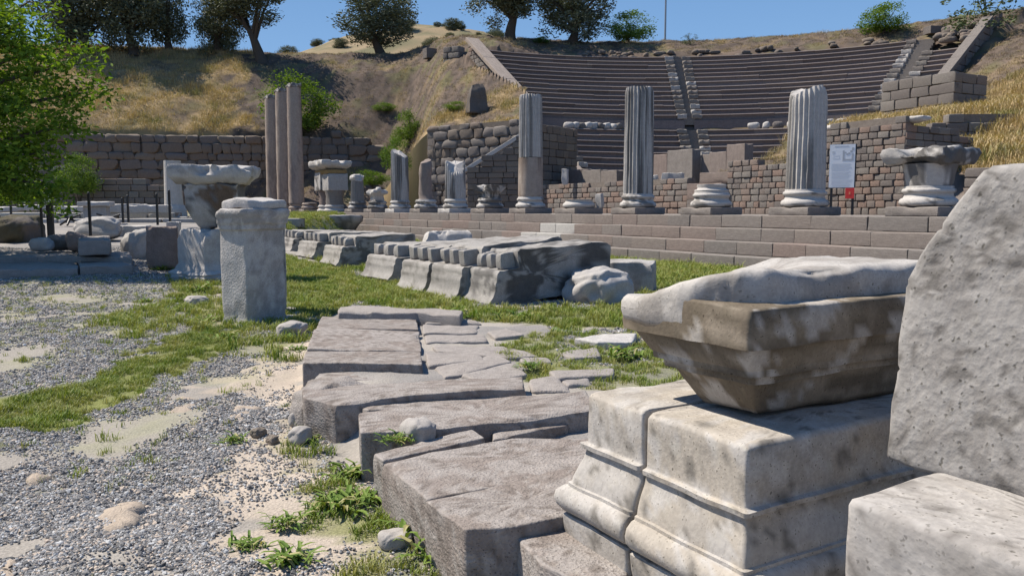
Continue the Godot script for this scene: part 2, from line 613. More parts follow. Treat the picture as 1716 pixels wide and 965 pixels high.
func gy(x: float, z: float) -> float:
	var d := -z
	var q := (x - 6.42) * 0.861 + (d - 19.6) * 0.509
	var dx := x - TC.x
	var dd := d - 37.49
	var rho := sqrt(dx * dx + dd * dd)
	var h := 0.0
	if d < 40.0 or q < -2.0:
		# courtyard
		var side := smoothstep(-0.05, 0.3, x - kerb_x(d))
		h = lerpf(lerpf(0.07 * smoothstep(6.8, 9.0, d), 0.17, side), 0.12, smoothstep(11.0, 14.0, d))
		h += 0.25 * smoothstep(-5.0, -9.0, x) * smoothstep(11.0, 18.0, d)
		var raised := smoothstep(-7.0, -8.5, x)
		h = lerpf(h, table(d, [[19.0, 0.36], [19.6, 0.5], [24.0, 0.7], [31.0, 1.02], [40.0, 1.3], [60.0, 1.35]]), raised * smoothstep(18.8, 19.4, d))
		h = lerpf(h, 0.2, smoothstep(22.0, 34.0, d) * (1.0 - raised))
		h += 0.03 * nz.get_noise_2d(x * 3.0, z * 3.0) + 0.012 * nz.get_noise_2d(x * 14.0, z * 14.0)
	h = lerpf(h, 1.24, smoothstep(-0.5, 0.2, q))
	if q < -0.2 and d < 50.0:
		return h
	if q < 6.6 and d < 52.0 and x > -20.0:
		return h
	# hillside on the left, above the back wall
	var rough := 0.28 * nz.get_noise_2d(x * 0.9, z * 0.9) + 0.14 * nf.get_noise_2d(x * 3.0, z * 3.0)
	var dw := 64.0 + (x + 9.3) * 0.17
	var left := table(d - dw, [[0.9, 1.3], [1.5, 7.4], [5.0, 9.9], [12.0, 14.2], [17.0, 16.4], [30.0, 17.6], [80.0, 18.2]])
	var gully := table(d - 60.0, [[-2.0, 1.3], [1.0, 2.6], [6.0, 7.6], [11.0, 13.2], [16.0, 15.8], [30.0, 17.4], [80.0, 18.0]])
	var d5 := 43.0 + (0.38 - x) * 0.762
	var mound := table(d - d5, [[0.9, 1.3], [1.5, 5.8], [6.0, 6.7], [11.0, 8.9], [15.0, 11.7], [20.0, 14.6], [26.0, 16.6], [33.0, 17.6], [80.0, 18.0]])
	var wl := 1.0 - smoothstep(-13.5, -11.0, x)
	var wm := smoothstep(-10.0, -4.9, x) * (1.0 - smoothstep(0.9, 1.5, x) * (1.0 - smoothstep(54.0, 58.0, d)))
	h = maxf(maxf(lerpf(gully, left, wl), lerpf(gully, mound, wm)), h) + rough * smoothstep(2.0, 6.0, d - dw + 8.0)
	# theatre bowl
	var sl := dx * 0.878 + dd * 0.479
	var sr := -dx * 0.661 + dd * 0.75
	if sl > -0.4 and sr > -0.6 and rho < 48.0 and q > 6.5:
		var bowl := 1.6
		if rho > 29.5:
			bowl = table(rho, [[29.5, 13.0], [31.0, 14.3], [36.0, 16.3], [44.0, 17.8]]) + rough
		elif rho > 20.0:
			bowl = 8.15 + (rho - 20.3) / 0.644 * 0.4255 - 0.9
		elif rho > 13.3:
			bowl = 6.9 + (rho - 18.7) / 0.644 * 0.4255 - 0.9
		h = bowl if rho < 29.5 else lerpf(h, bowl, smoothstep(-0.4, 7.0, sl))
	elif q > 6.6 and x > TC.x - 2.0 and sr <= -0.6 and rho < 70.0:
		var r := table(q, [[6.7, 1.3], [7.2, 2.4], [9.0, 3.0], [11.0, 3.5], [13.6, 3.7], [14.9, 4.6], [18.0, 5.4], [23.0, 6.2], [30.0, 7.2], [36.0, 10.0], [45.0, 14.5], [75.0, 17.8]])
		h = r + rough * 0.5
	return h

var lawns := [
	[PackedVector2Array([Vector2(-3.983, -6.161), Vector2(-3.604, -6.488), Vector2(-3.711, -7.88), Vector2(-3.658, -9.262), Vector2(-3.097, -9.036), Vector2(-2.795, -7.88), Vector2(-3.042, -7.259), Vector2(-2.964, -6.266), Vector2(-3.02, -5.269), Vector2(-3.325, -5.12), Vector2(-3.835, -4.781), Vector2(-4.403, -5.509)]), 1.0],
	[PackedVector2Array([Vector2(-5.475, -10.355), Vector2(-4.91, -12.481), Vector2(-2.854, -11.32), Vector2(-2.304, -10.355), Vector2(-2.237, -8.842), Vector2(-2.153, -7.395), Vector2(-2.765, -8.055), Vector2(-3.692, -8.842), Vector2(-4.486, -8.842)]), 0.55],
	[PackedVector2Array([Vector2(-6.834, -23.453), Vector2(-4.124, -18.64), Vector2(-2.965, -15.459), Vector2(-1.674, -14.241), Vector2(-0.468, -10.819), Vector2(0.32, -10.204), Vector2(1.681, -11.155), Vector2(2.323, -9.654), Vector2(1.923, -8.506), Vector2(0.469, -8.713), Vector2(-0.408, -9.401), Vector2(-1.14, -9.654), Vector2(-2.187, -11.367), Vector2(-2.406, -10.819), Vector2(-2.698, -10.089), Vector2(-3.693, -12.299)]), 0.8],
	[PackedVector2Array([Vector2(-2.204, -38.193), Vector2(5.907, -20.309), Vector2(4.391, -15.459), Vector2(2.605, -14.469), Vector2(1.412, -18.64), Vector2(-0.706, -25.069)]), 1.2],
	[PackedVector2Array([Vector2(-0.165, -7.877), Vector2(1.28, -8.468), Vector2(1.438, -5.932), Vector2(0.985, -5.633), Vector2(0.613, -5.729), Vector2(0.104, -6.265)]), 0.62],
	[PackedVector2Array([Vector2(-1.012, -3.697), Vector2(-0.9, -4.414), Vector2(-0.571, -3.774), Vector2(-0.362, -3.417), Vector2(-0.136, -3.04), Vector2(-0.083, -2.823), Vector2(-0.563, -2.823), Vector2(-0.572, -3.417)]), 0.75],
	[PackedVector2Array([Vector2(-1.67, -5.627), Vector2(-1.48, -5.802), Vector2(-1.049, -4.638), Vector2(-1.24, -4.31)]), 0.35],
	[PackedVector2Array([Vector2(-9.428, -14.768), Vector2(-7.522, -13.688), Vector2(-4.993, -11.788), Vector2(-4.504, -9.749), Vector2(-5.293, -8.232)]), 0.22],
	[PackedVector2Array([Vector2(2.156, -20.466), Vector2(5.005, -15.23), Vector2(3.197, -10.659), Vector2(1.925, -10.659)]), 0.5],
	[PackedVector2Array([Vector2(-11.811, -38.193), Vector2(-9.399, -42.649), Vector2(-4.464, -38.193), Vector2(-1.78, -14.241), Vector2(-4.124, -18.64)]), 0.5],
	[PackedVector2Array([Vector2(-6.77, -16.031), Vector2(-6.355, -17.528), Vector2(-3.368, -9.036), Vector2(-4.175, -10.012)]), 0.6],
	[PackedVector2Array([Vector2(-12.273, -16.375), Vector2(-5.926, -15.085), Vector2(-2.08, -7.132), Vector2(-1.732, -4.31), Vector2(-2.128, -3.938), Vector2(-2.643, -3.417)]), 0.16],
	[PackedVector2Array([Vector2(-2.142, -3.098), Vector2(-1.624, -3.019), Vector2(-1.427, -2.803), Vector2(-1.947, -2.803)]), 0.12],
]
var sands := [
	PackedVector2Array([Vector2(-1.725, -4.211), Vector2(-1.584, -5.128), Vector2(-1.522, -5.627), Vector2(-1.103, -4.884), Vector2(-0.827, -4.211), Vector2(-0.577, -3.623), Vector2(-0.373, -3.067), Vector2(-0.301, -2.823), Vector2(-1.044, -2.823), Vector2(-1.122, -3.417)]),
	PackedVector2Array([Vector2(-2.534, -6.628), Vector2(-2.335, -9.23), Vector2(-1.636, -6.628), Vector2(-1.522, -5.627)]),
	PackedVector2Array([Vector2(-6.644, -15.459), Vector2(-6.069, -15.459), Vector2(-2.799, -9.654), Vector2(-3.593, -9.654)]),
	PackedVector2Array([Vector2(-1.096, -3.417), Vector2(-0.811, -3.552), Vector2(-0.651, -2.823), Vector2(-1.087, -2.823)]),
]

func lawn_at(x: float, z: float) -> float:
	if (x - 6.42) * 0.861 + (-z - 19.6) * 0.509 > -2.05:
		return 0.0
	var p := Vector2(x + 0.28 * nz.get_noise_2d(x * 5.0, z * 5.0) + 0.1 * nf.get_noise_2d(x * 22.0, z * 22.0), z + 0.5 * nz.get_noise_2d(x * 5.0 + 90.0, z * 5.0) + 0.15 * nf.get_noise_2d(x * 22.0, z * 22.0 + 50.0))
	var best := 0.0
	for l in lawns:
		if l[1] > best and Geometry2D.is_point_in_polygon(p, l[0]):
			best = l[1]
	return best

func sand_at(x: float, z: float) -> bool:
	var p := Vector2(x + 0.35 * nz.get_noise_2d(x * 6.0, z * 6.0 + 40.0), z + 0.5 * nz.get_noise_2d(x * 6.0 + 20.0, z * 6.0))
	for l in sands:
		if Geometry2D.is_point_in_polygon(p, l):
			return true
	return false

func straw_at(x: float, d: float) -> float:
	# dry grass on the left of the hill, on the terraces at the right, in patches elsewhere
	var k := nz.get_noise_2d(x * 0.8, d * 0.8)
	if d > 50.0 and x / d < -0.33 + 0.05 * k:
		return clampf(0.75 + k * 0.9, 0.0, 1.0)
	if x > 13.0 and d < 48.0 and d > 20.0:
		return clampf(0.85 + k, 0.0, 1.0)
	if d > 44.0 and x > -9.0 and x < 2.0 and d < 56.0:
		return clampf(0.45 + k * 1.4, 0.0, 1.0)
	return clampf(-0.05 + k * 0.8, 0.0, 0.5)

func ground_color(x: float, z: float, h: float) -> Color:
	var d := -z
	var k := nf.get_noise_2d(x * 4.0, z * 4.0)
	var c := Color(0.3, 0.288, 0.28)
	if d < 46.0 and h < 1.7:
		var s := sand_at(x, z)
		if s:
			c = Color(0.52, 0.455, 0.385)
		else:
			var pale := smoothstep(0.02, 0.3, nz.get_noise_2d(x * 2.0 + 7.0, z * 2.0))
			c = c.lerp(Color(0.46, 0.425, 0.375), pale * 0.6)
		var l := lawn_at(x, z)
		if l > 0.0:
			c = c.lerp(Color(0.2, 0.22, 0.075), clampf(l * 0.9 + k * 0.6, 0.0, 1.0))
		if d > 30.0 and h > 0.9:
			c = c.lerp(Color(0.3, 0.28, 0.14), 0.6)
		return Color(c.r * (1.0 + k * 0.25), c.g * (1.0 + k * 0.25), c.b * (1.0 + k * 0.25))
	var earth := Color(0.17, 0.132, 0.108).lerp(Color(0.105, 0.086, 0.075), smoothstep(-0.2, 0.3, k))
	var st := straw_at(x, d)
	c = earth.lerp(Color(0.5, 0.37, 0.19), st * 0.85)
	var g := smoothstep(0.16, 0.36, nf.get_noise_2d(x * 1.1 + 40.0, z * 1.1))
	c = c.lerp(Color(0.17, 0.17, 0.075), g * 0.55)
	var w := 1.0 + 0.3 * nf.get_noise_2d(x * 9.0, z * 9.0)
	return Color(c.r * w, c.g * w, c.b * w)

func spread(list: Array) -> PackedFloat32Array:
	# list of [from, to, step]
	var o := PackedFloat32Array()
	for l in list:
		var x: float = l[0]
		while x < l[1] - 1e-4:
			o.append(x)
			x += l[2]
	return o

func face_up(mb: MB) -> void:
	var a := mb.v[mb.i[0]]
	if (mb.v[mb.i[2]] - a).cross(mb.v[mb.i[1]] - a).y < 0:
		for k in range(0, mb.i.size(), 3):
			var s := mb.i[k + 1]
			mb.i[k + 1] = mb.i[k + 2]
			mb.i[k + 2] = s

func make_ground() -> void:
	var xs := spread([[-420, -120, 30.0], [-120, -50, 5.0], [-50, -24, 0.8], [-24, -10, 0.34], [-10, -5, 0.14], [-5, 3.2, 0.075], [3.2, 10, 0.2], [10, 45, 0.7], [45, 120, 5.0], [120, 421, 30.0]])
	var ds := spread([[-60, 0, 6.0], [0, 2.4, 0.3], [2.4, 9, 0.07], [9, 16, 0.12], [16, 30, 0.26], [30, 56, 0.5], [56, 84, 0.45], [84, 130, 3.0], [130, 601, 40.0]])
	var mb := MB.new()
	for d in ds:
		for x in xs:
			var h := gy(x, -d)
			mb.vert(Vector3(x, h, -d), ground_color(x, -d, h))
	var w := xs.size()
	for j in ds.size() - 1:
		for k in w - 1:
			mb.quad(j * w + k, (j + 1) * w + k, (j + 1) * w + k + 1, j * w + k + 1)
	face_up(mb)
	structure("ground", mb.commit(), M.ground)
	# far hill behind the trees
	var fh := MB.new()
	for j in 40:
		for k in 90:
			var x := -190.0 + k * 3.6
			var d := 95.0 + j * 3.5
			var ridge := table(x, [[-190, 8.0], [-110, 14.0], [-75, 23.0], [-55, 33.0], [-38, 41.0], [-20, 44.0], [-5, 42.0], [10, 33.0], [40, 20.0], [130, 14.0]])
			var h := lerpf(13.0, ridge, smoothstep(0.0, 0.75, j / 39.0)) - 12.0 * smoothstep(0.85, 1.0, j / 39.0)
			h += 1.2 * nz.get_noise_2d(x * 0.25, d * 0.25)
			var t := smoothstep(-0.1, 0.3, nf.get_noise_2d(x * 0.4, d * 0.4))
			fh.vert(Vector3(x, h, -d), Color(0.36, 0.28, 0.18).lerp(Color(0.2, 0.19, 0.11), t))
	for j in 39:
		for k in 89:
			fh.quad(j * 90 + k, (j + 1) * 90 + k, (j + 1) * 90 + k + 1, j * 90 + k + 1)
	face_up(fh)
	structure("far_hill", fh.commit(), M.ground)

# ---------- stoa ----------
const DARK := Color(0.36, 0.355, 0.35)
const SOOT := Color(0.2, 0.2, 0.205)
func col_at(t: float) -> Vector3:
	return O + U * t + Vector3(0, 1.32, 0)

func make_stoa() -> void:
	var mb := MB.new()
	mb.box(Vector3(-62, 0.0, -8.6), Vector3(9, 1.31, 0.15))
	var fl := structure("stoa_floor", mb.commit(true, true), M.step[4])
	fl.position = O
	fl.rotation.y = SA
	var t := thing("stone_steps", "flight of four long reddish stone steps carrying the column row", "steps", O, SA)
	rng.seed = 77
	for k in 4:
		var x := 8.0
		while x > -60.0:
			var w := rng.randf_range(0.85, 1.45) * (1.0 if x > -25.0 else 1.7)
			var m: Material = M.step[rng.randi() % M.step.size()]
			var tt := -(x - w / 2)
			if (k == 1 and tt > 6.6 and tt < 9.2) or (k == 2 and tt > 6.8 and tt < 10.0) or (k == 3 and tt > 6.4 and tt < 10.8):
				m = M.step_pale
			elif k == 3:
				m = M.step[2] if rng.randf() < 0.5 else M.step[5]
			var z := 0.75 + 0.42 * k
			var b := Basis.from_euler(Vector3(0, rng.randf_range(-0.004, 0.004), rng.randf_range(-0.004, 0.004))) * Basis.from_scale(Vector3(w - 0.012, 0.3, 0.64))
			part("step_block", steps_mesh[rng.randi() % 4], m, t, Transform3D(b, Vector3(x - w / 2, 1.325 - 0.3 * k - 0.15 + rng.randf_range(-0.006, 0.006), z - 0.32 + rng.randf_range(-0.012, 0.012))))
			x -= w

	# columns
	var plinth := block(1.14, 0.2, 1.14, {"seg": 0.12, "amp": 0.008, "round": 0.02, "chip": 0.04})
	var attic := []
	for p in [[0.4, 0.0], [0.5, 0.012], [0.535, 0.045], [0.545, 0.09], [0.53, 0.135], [0.5, 0.165], [0.475, 0.172], [0.455, 0.2], [0.445, 0.23], [0.45, 0.262], [0.465, 0.27], [0.485, 0.285], [0.495, 0.315], [0.485, 0.345], [0.46, 0.362], [0.45, 0.365], [0.45, 0.4], [0.44, 0.405]]:
		attic.append(p)
	var base := lathe(attic, 48, {"amp": 0.012, "seed": 2, "stains": [[DARK, Vector3(3, 5, 3), 0.12, 0.12]]})
	var base_dark := lathe(attic, 48, {"amp": 0.016, "seed": 5, "stains": [[SOOT, Vector3(2, 4, 2), -0.08, 0.12]]})
	var low := lathe(attic.slice(0, 12), 48, {"amp": 0.014, "seed": 7})
	var notes := {
		0: ["column_base", "column base carrying a dark flared capital with broken pale rim, beside the big tilted block"],
		1: ["broken_column", "stout fluted column stump with pale left flutes and dark stained right side"],
		2: ["column_base", "bare column base of stacked pale rings between the two tall dark stumps"],
		3: ["broken_column", "tall fluted column stump streaked black, flat topped, in the middle of the theatre"],
		4: ["column_base", "low column base with a small upright stone left beside it"],
		5: ["broken_column", "tall column with a plain lower drum and a fluted upper drum"],
		6: ["column_base", "column base carrying a squat eroded capital, left of the two-drum column"],
		7: ["broken_column", "short fluted column stump with its top broken in a curve on the right"],
		8: ["broken_column", "slim pinkish broken column on a pale base between two fluted stumps"],
		9: ["broken_column", "dark fluted column stump with a slanting top, left of the slim pink one"],
		10: ["column_base", "column base with an upturned scroll capital, left of the slanting dark stump"],
		11: ["broken_column", "small dark fluted stump with a white rounded top"],
		14: ["column_base", "low plain column base just right of the three standing columns"],
		15: ["standing_column", "nearest of the three tall standing beige columns"],
		16: ["standing_column", "middle one of the three tall standing beige columns"],
		17: ["standing_column", "farthest and leftmost of the three tall standing beige columns"]}
	for k in notes:
		var at := col_at(-3.85 + 3.03 * k)
		var c := thing(notes[k][0], notes[k][1], "column", at, SA, "columns along the stoa")
		var bm: Material = M.marble if k < 12 else M.beige
		if k < 15:
			part("plinth", plinth, M.step[4] if k != 9 and k != 7 else M.marble, c)
		else:
			part("plinth", plinth, M.beige, c)
		var top := Vector3(0, 0.2, 0)
		part("moulded_base", (base_dark if k in [6, 10, 11] else (low if k == 4 else base)), bm, c, Transform3D(Basis.from_euler(Vector3(0, k * 1.3, 0)), top))
		var shaft := Vector3(0, 0.6, 0)
		match k:
			0:
				part("flared_drum", lathe([[0.42, 0.0], [0.44, 0.08], [0.46, 0.25], [0.5, 0.4], [0.52, 0.44]], 40, {"amp": 0.02, "stains": [[SOOT, Vector3(2.5, 1, 2.5), -0.1, 0.1]]}), M.marble, c, Transform3D(Basis(), shaft))
				part("capital", stone(rect(-0.62, -0.62, 0.62, 0.62), [[-0.06, 0.0], [0.0, 0.1], [0.04, 0.24], [0.0, 0.32]], {"seg": 0.07, "amp": 0.05, "freq": 5.0, "chip": 0.2, "chip_width": 0.15, "stains": [[SOOT, Vector3(2, 2, 2), 0.0, 0.1]]}), M.cornice, c, Transform3D(Basis(), shaft + Vector3(0, 0.43, 0)))
			1:
				part("shaft", shaft_mesh(0.445, 0.415, 2.25, 1, func(w): return 2.25 + 0.1 * sin(w * 2.0 + 1.0) + 0.07 * n3(Vector3(cos(w), sin(w), 3) * 3.0), func(p, w, c0): return c0.lerp(DARK, 0.8 * smoothstep(0.0, 0.3, nf.get_noise_3dv(p * Vector3(9, 0.6, 9))))), M.marble, c, Transform3D(Basis(), shaft))
			2:
				part("upper_ring", lathe([[0.42, 0.0], [0.44, 0.03], [0.44, 0.06], [0.38, 0.08], [0.36, 0.13], [0.38, 0.15], [0.38, 0.2]], 40, {"amp": 0.02}), M.marble, c, Transform3D(Basis(), shaft))
			3:
				part("shaft", shaft_mesh(0.445, 0.42, 3.1, 3, func(w): return 3.1 + 0.03 * n3(Vector3(cos(w), sin(w), 8) * 4.0), func(p, w, c0): return c0.lerp(SOOT, 0.9 * smoothstep(-0.12, 0.3, nf.get_noise_3dv(p * Vector3(14, 0.5, 14))))), M.marble, c, Transform3D(Basis(), shaft))
			4:
				part("upright_stone", block(0.22, 0.5, 0.16, {"seg": 0.07, "amp": 0.02, "chip": 0.1}), M.cornice, c, Transform3D(Basis.from_euler(Vector3(0, 0.3, 0.08)), Vector3(0.5, 0.18, -0.5)))
			5:
				part("lower_drum", lathe([[0.44, 0.0], [0.45, 0.1], [0.445, 0.7], [0.435, 1.38], [0.42, 1.4]], 48, {"amp": 0.02, "stains": [[Color(0.5, 0.45, 0.42), Vector3(2, 1, 2), 0.1, 0.2]]}), M.beige, c, Transform3D(Basis(), shaft))
				part("fluted_drum", shaft_mesh(0.435, 0.41, 2.2, 8, func(w): return 2.2 + 0.05 * n3(Vector3(cos(w), sin(w), 5) * 3.0), func(p, w, c0): return c0.lerp(DARK, 0.8 * smoothstep(-0.1, 0.3, nf.get_noise_3dv(p * Vector3(12, 0.5, 12))))), M.marble, c, Transform3D(Basis.from_euler(Vector3(0.006, 0.1, -0.006)), shaft + Vector3(0.01, 1.415, 0)))
			6:
				part("eroded_capital", stone(rect(-0.5, -0.45, 0.5, 0.45), [[-0.16, 0.0], [-0.16, 0.2], [-0.06, 0.24], [-0.02, 0.4], [0.02, 0.48]], {"seg": 0.08, "amp": 0.07, "freq": 5.0, "chip": 0.2, "chip_width": 0.2, "stains": [[SOOT, Vector3(3, 3, 3), 0.0, 0.1]]}), M.cornice, c, Transform3D(Basis.from_euler(Vector3(0, 0.3, 0)), shaft))
			7:
				part("shaft", shaft_mesh(0.445, 0.43, 1.5, 12, func(w): return 1.62 - 0.55 * smoothstep(0.1, 0.9, cos(w - 0.2)) + 0.05 * n3(Vector3(cos(w), sin(w), 2) * 4.0), func(p, w, c0): return c0.lerp(DARK, smoothstep(-0.1, 0.2, nf.get_noise_3dv(p * Vector3(8, 0.8, 8))))), M.marble, c, Transform3D(Basis(), shaft))
			8:
				part("shaft", lathe([[0.36, 0.0], [0.33, 0.06], [0.31, 0.3], [0.29, 1.0], [0.32, 1.25], [0.3, 1.5], [0.24, 1.75]], 30, {"amp": 0.09, "top": func(w): return 1.75 + 0.12 * cos(w + 2.0), "seed": 9}), M.step[0], c, Transform3D(Basis(), shaft))
			9:
				part("shaft", shaft_mesh(0.445, 0.42, 2.2, 15, func(w): return 2.3 - 0.22 * cos(w + 0.5) + 0.05 * n3(Vector3(cos(w), sin(w), 2) * 4.0), func(p, w, c0): return c0.lerp(DARK, smoothstep(-0.25, 0.1, nf.get_noise_3dv(p * Vector3(7, 0.6, 7))))), M.marble, c, Transform3D(Basis(), shaft))
			10:
				part("scroll_capital", stone(rect(-0.45, -0.38, 0.45, 0.38), [[-0.12, 0.0], [-0.12, 0.3], [0.02, 0.36], [0.03, 0.5], [-0.05, 0.6]], {"seg": 0.08, "amp": 0.05, "freq": 5.0, "chip": 0.12, "chip_width": 0.2}), M.marble, c, Transform3D(Basis(), shaft))
				part("scroll", lathe([[0.02, -0.12], [0.15, -0.1], [0.16, 0.0], [0.15, 0.1], [0.02, 0.12]], 24, {"amp": 0.01}), M.marble, c, Transform3D(Basis.from_euler(Vector3(PI / 2, 0, 0)), shaft + Vector3(0.42, 0.56, 0.1)))
			11:
				part("shaft", shaft_mesh(0.38, 0.33, 1.2, 19, func(w): return 1.2, func(p, w, c0): return c0.lerp(DARK, 0.7)), M.marble, c, Transform3D(Basis(), shaft))
				part("rounded_top", boulder(0.74, 0.4, 0.74, 5), M.marble, c, Transform3D(Basis(), shaft + Vector3(-0.04, 1.12, 0)))
		if k >= 15:
			var hh: float = [7.75, 7.8, 7.7][k - 15]
			var pr := []
			for j in 26:
				var f := j / 25.0
				pr.append([lerpf(0.52, 0.46, f * f * 0.5 + f * 0.5), f * hh])
			part("shaft", lathe(pr, 30, {"amp": 0.03, "seed": k, "flutes": 20, "depth": 0.014, "stains": [[Color(0.72, 0.7, 0.72), Vector3(1.5, 0.3, 1.5), 0.05, 0.15]]}), M.beige, c, Transform3D(Basis(), shaft))
			part("capital_stub", stone(rect(-0.45, -0.4, 0.45, 0.4), [[-0.05, 0.0], [0.03, 0.16], [-0.04, 0.3]], {"seg": 0.09, "amp": 0.09, "freq": 6.0, "chip": 0.15, "chip_width": 0.2, "stains": [[DARK, Vector3(3, 3, 3), -0.1, 0.1]]}), M.cornice, c, Transform3D(Basis(), shaft + Vector3(0, hh - 0.03, 0)))

	# composite pier between the standing columns and the small stump
	var pr := thing("patched_pier", "pier of stacked stones, two white blocks under a broken overhanging slab", "pier", col_at(34.0), SA)
	part("round_base", lathe(attic, 40, {"amp": 0.014}), M.marble, pr, Transform3D(Basis.from_scale(Vector3(1.2, 1.1, 1.2)), Vector3(0.5, 0, 0)))
	part("round_base", lathe(attic, 40, {"amp": 0.014, "seed": 4}), M.marble, pr, Transform3D(Basis.from_scale(Vector3(1.2, 1.1, 1.2)), Vector3(-0.8, 0, 0)))
	part("brown_drum", lathe([[0.5, 0.0], [0.52, 0.2], [0.5, 0.5], [0.6, 0.85]], 36, {"amp": 0.03}), M.step[3], pr, Transform3D(Basis(), Vector3(-0.75, 0.44, 0)))
	part("brown_drum", lathe([[0.5, 0.0], [0.52, 0.2], [0.5, 0.5], [0.58, 0.85]], 36, {"amp": 0.03, "seed": 3}), M.ashlar[4], pr, Transform3D(Basis(), Vector3(0.55, 0.44, 0)))
	part("white_block", block(1.15, 1.1, 1.3, {"seg": 0.12, "amp": 0.02, "chip": 0.08, "stains": [[SOOT, Vector3(2, 2, 2), 0.16, 0.05]]}), M.marble, pr, Transform3D(Basis(), Vector3(-0.72, 1.28, 0)))
	part("white_block", block(1.25, 1.0, 1.2, {"seg": 0.12, "amp": 0.02, "chip": 0.08, "seed": 6}), M.cornice, pr, Transform3D(Basis(), Vector3(0.5, 1.28, -0.05)))
	part("yellow_course", block(2.3, 0.22, 1.25, {"seg": 0.12, "amp": 0.015, "color": Color(0.9, 0.72, 0.38)}), M.beige, pr, Transform3D(Basis(), Vector3(-0.1, 2.28, 0)))
	part("overhanging_slab", stone(rect(-1.5, -0.9, 1.35, 0.95), [[-0.4, 0.0], [-0.05, 0.22], [0.0, 0.5], [-0.06, 0.58]], {"seg": 0.12, "amp": 0.05, "chip": 0.3, "chip_width": 0.3, "freq": 3.0}), M.marble, pr, Transform3D(Basis(), Vector3(-0.15, 2.49, 0)))
	solo("round_basin", lathe([[0.9, 0.0], [1.0, 0.1], [1.28, 0.5], [1.42, 0.62], [1.46, 0.85], [1.38, 0.9]], 44, {"amp": 0.06, "cap_amp": 0.06, "stains": [[DARK, Vector3(2, 2, 2), -0.1, 0.12]]}), M.cornice, "broad dark round stone basin with pale rim standing before the far steps", "basin", Vector3(-8.485, 0.331, -38) + Vector3(0, -0.02, 0))

var steps_mesh: Array = []

func shaft_mesh(r0: float, r1: float, h: float, sd: int, top: Callable, paint: Callable) -> ArrayMesh:
	var pr := []
	var rows := 22
	for j in rows + 1:
		var f := float(j) / rows
		var r := lerpf(r0, r1, f)
		if j == rows:
			r -= 0.03
		pr.append([r, f * h])
	return lathe(pr, 24 * 7, {"flutes": 24, "depth": 0.042, "amp": 0.012, "seed": sd, "top": top, "paint": paint, "cap_amp": 0.06})

# ---------- theatre ----------
func arc(prof: Array, a0: float, a1: float, segs: int, tint: float) -> ArrayMesh:
	var mb := MB.new()
	var m := prof.size()
	for k in segs + 1:
		var a := lerpf(a0, a1, float(k) / segs) * DEG
		for p in prof:
			mb.vert(Vector3(p[0] * sin(a), p[1], -p[0] * cos(a)), Color(tint, tint, tint))
	for k in segs:
		for j in m:
			var j2 := (j + 1) % m
			mb.quad(k * m + j, (k + 1) * m + j, (k + 1) * m + j2, k * m + j2)
	for e in [0, segs]:
		for j in range(1, m - 1):
			if e == 0:
				mb.tri(0, j, j + 1)
			else:
				mb.tri(e * m, e * m + j + 1, e * m + j)
	return mb.commit(true, true)

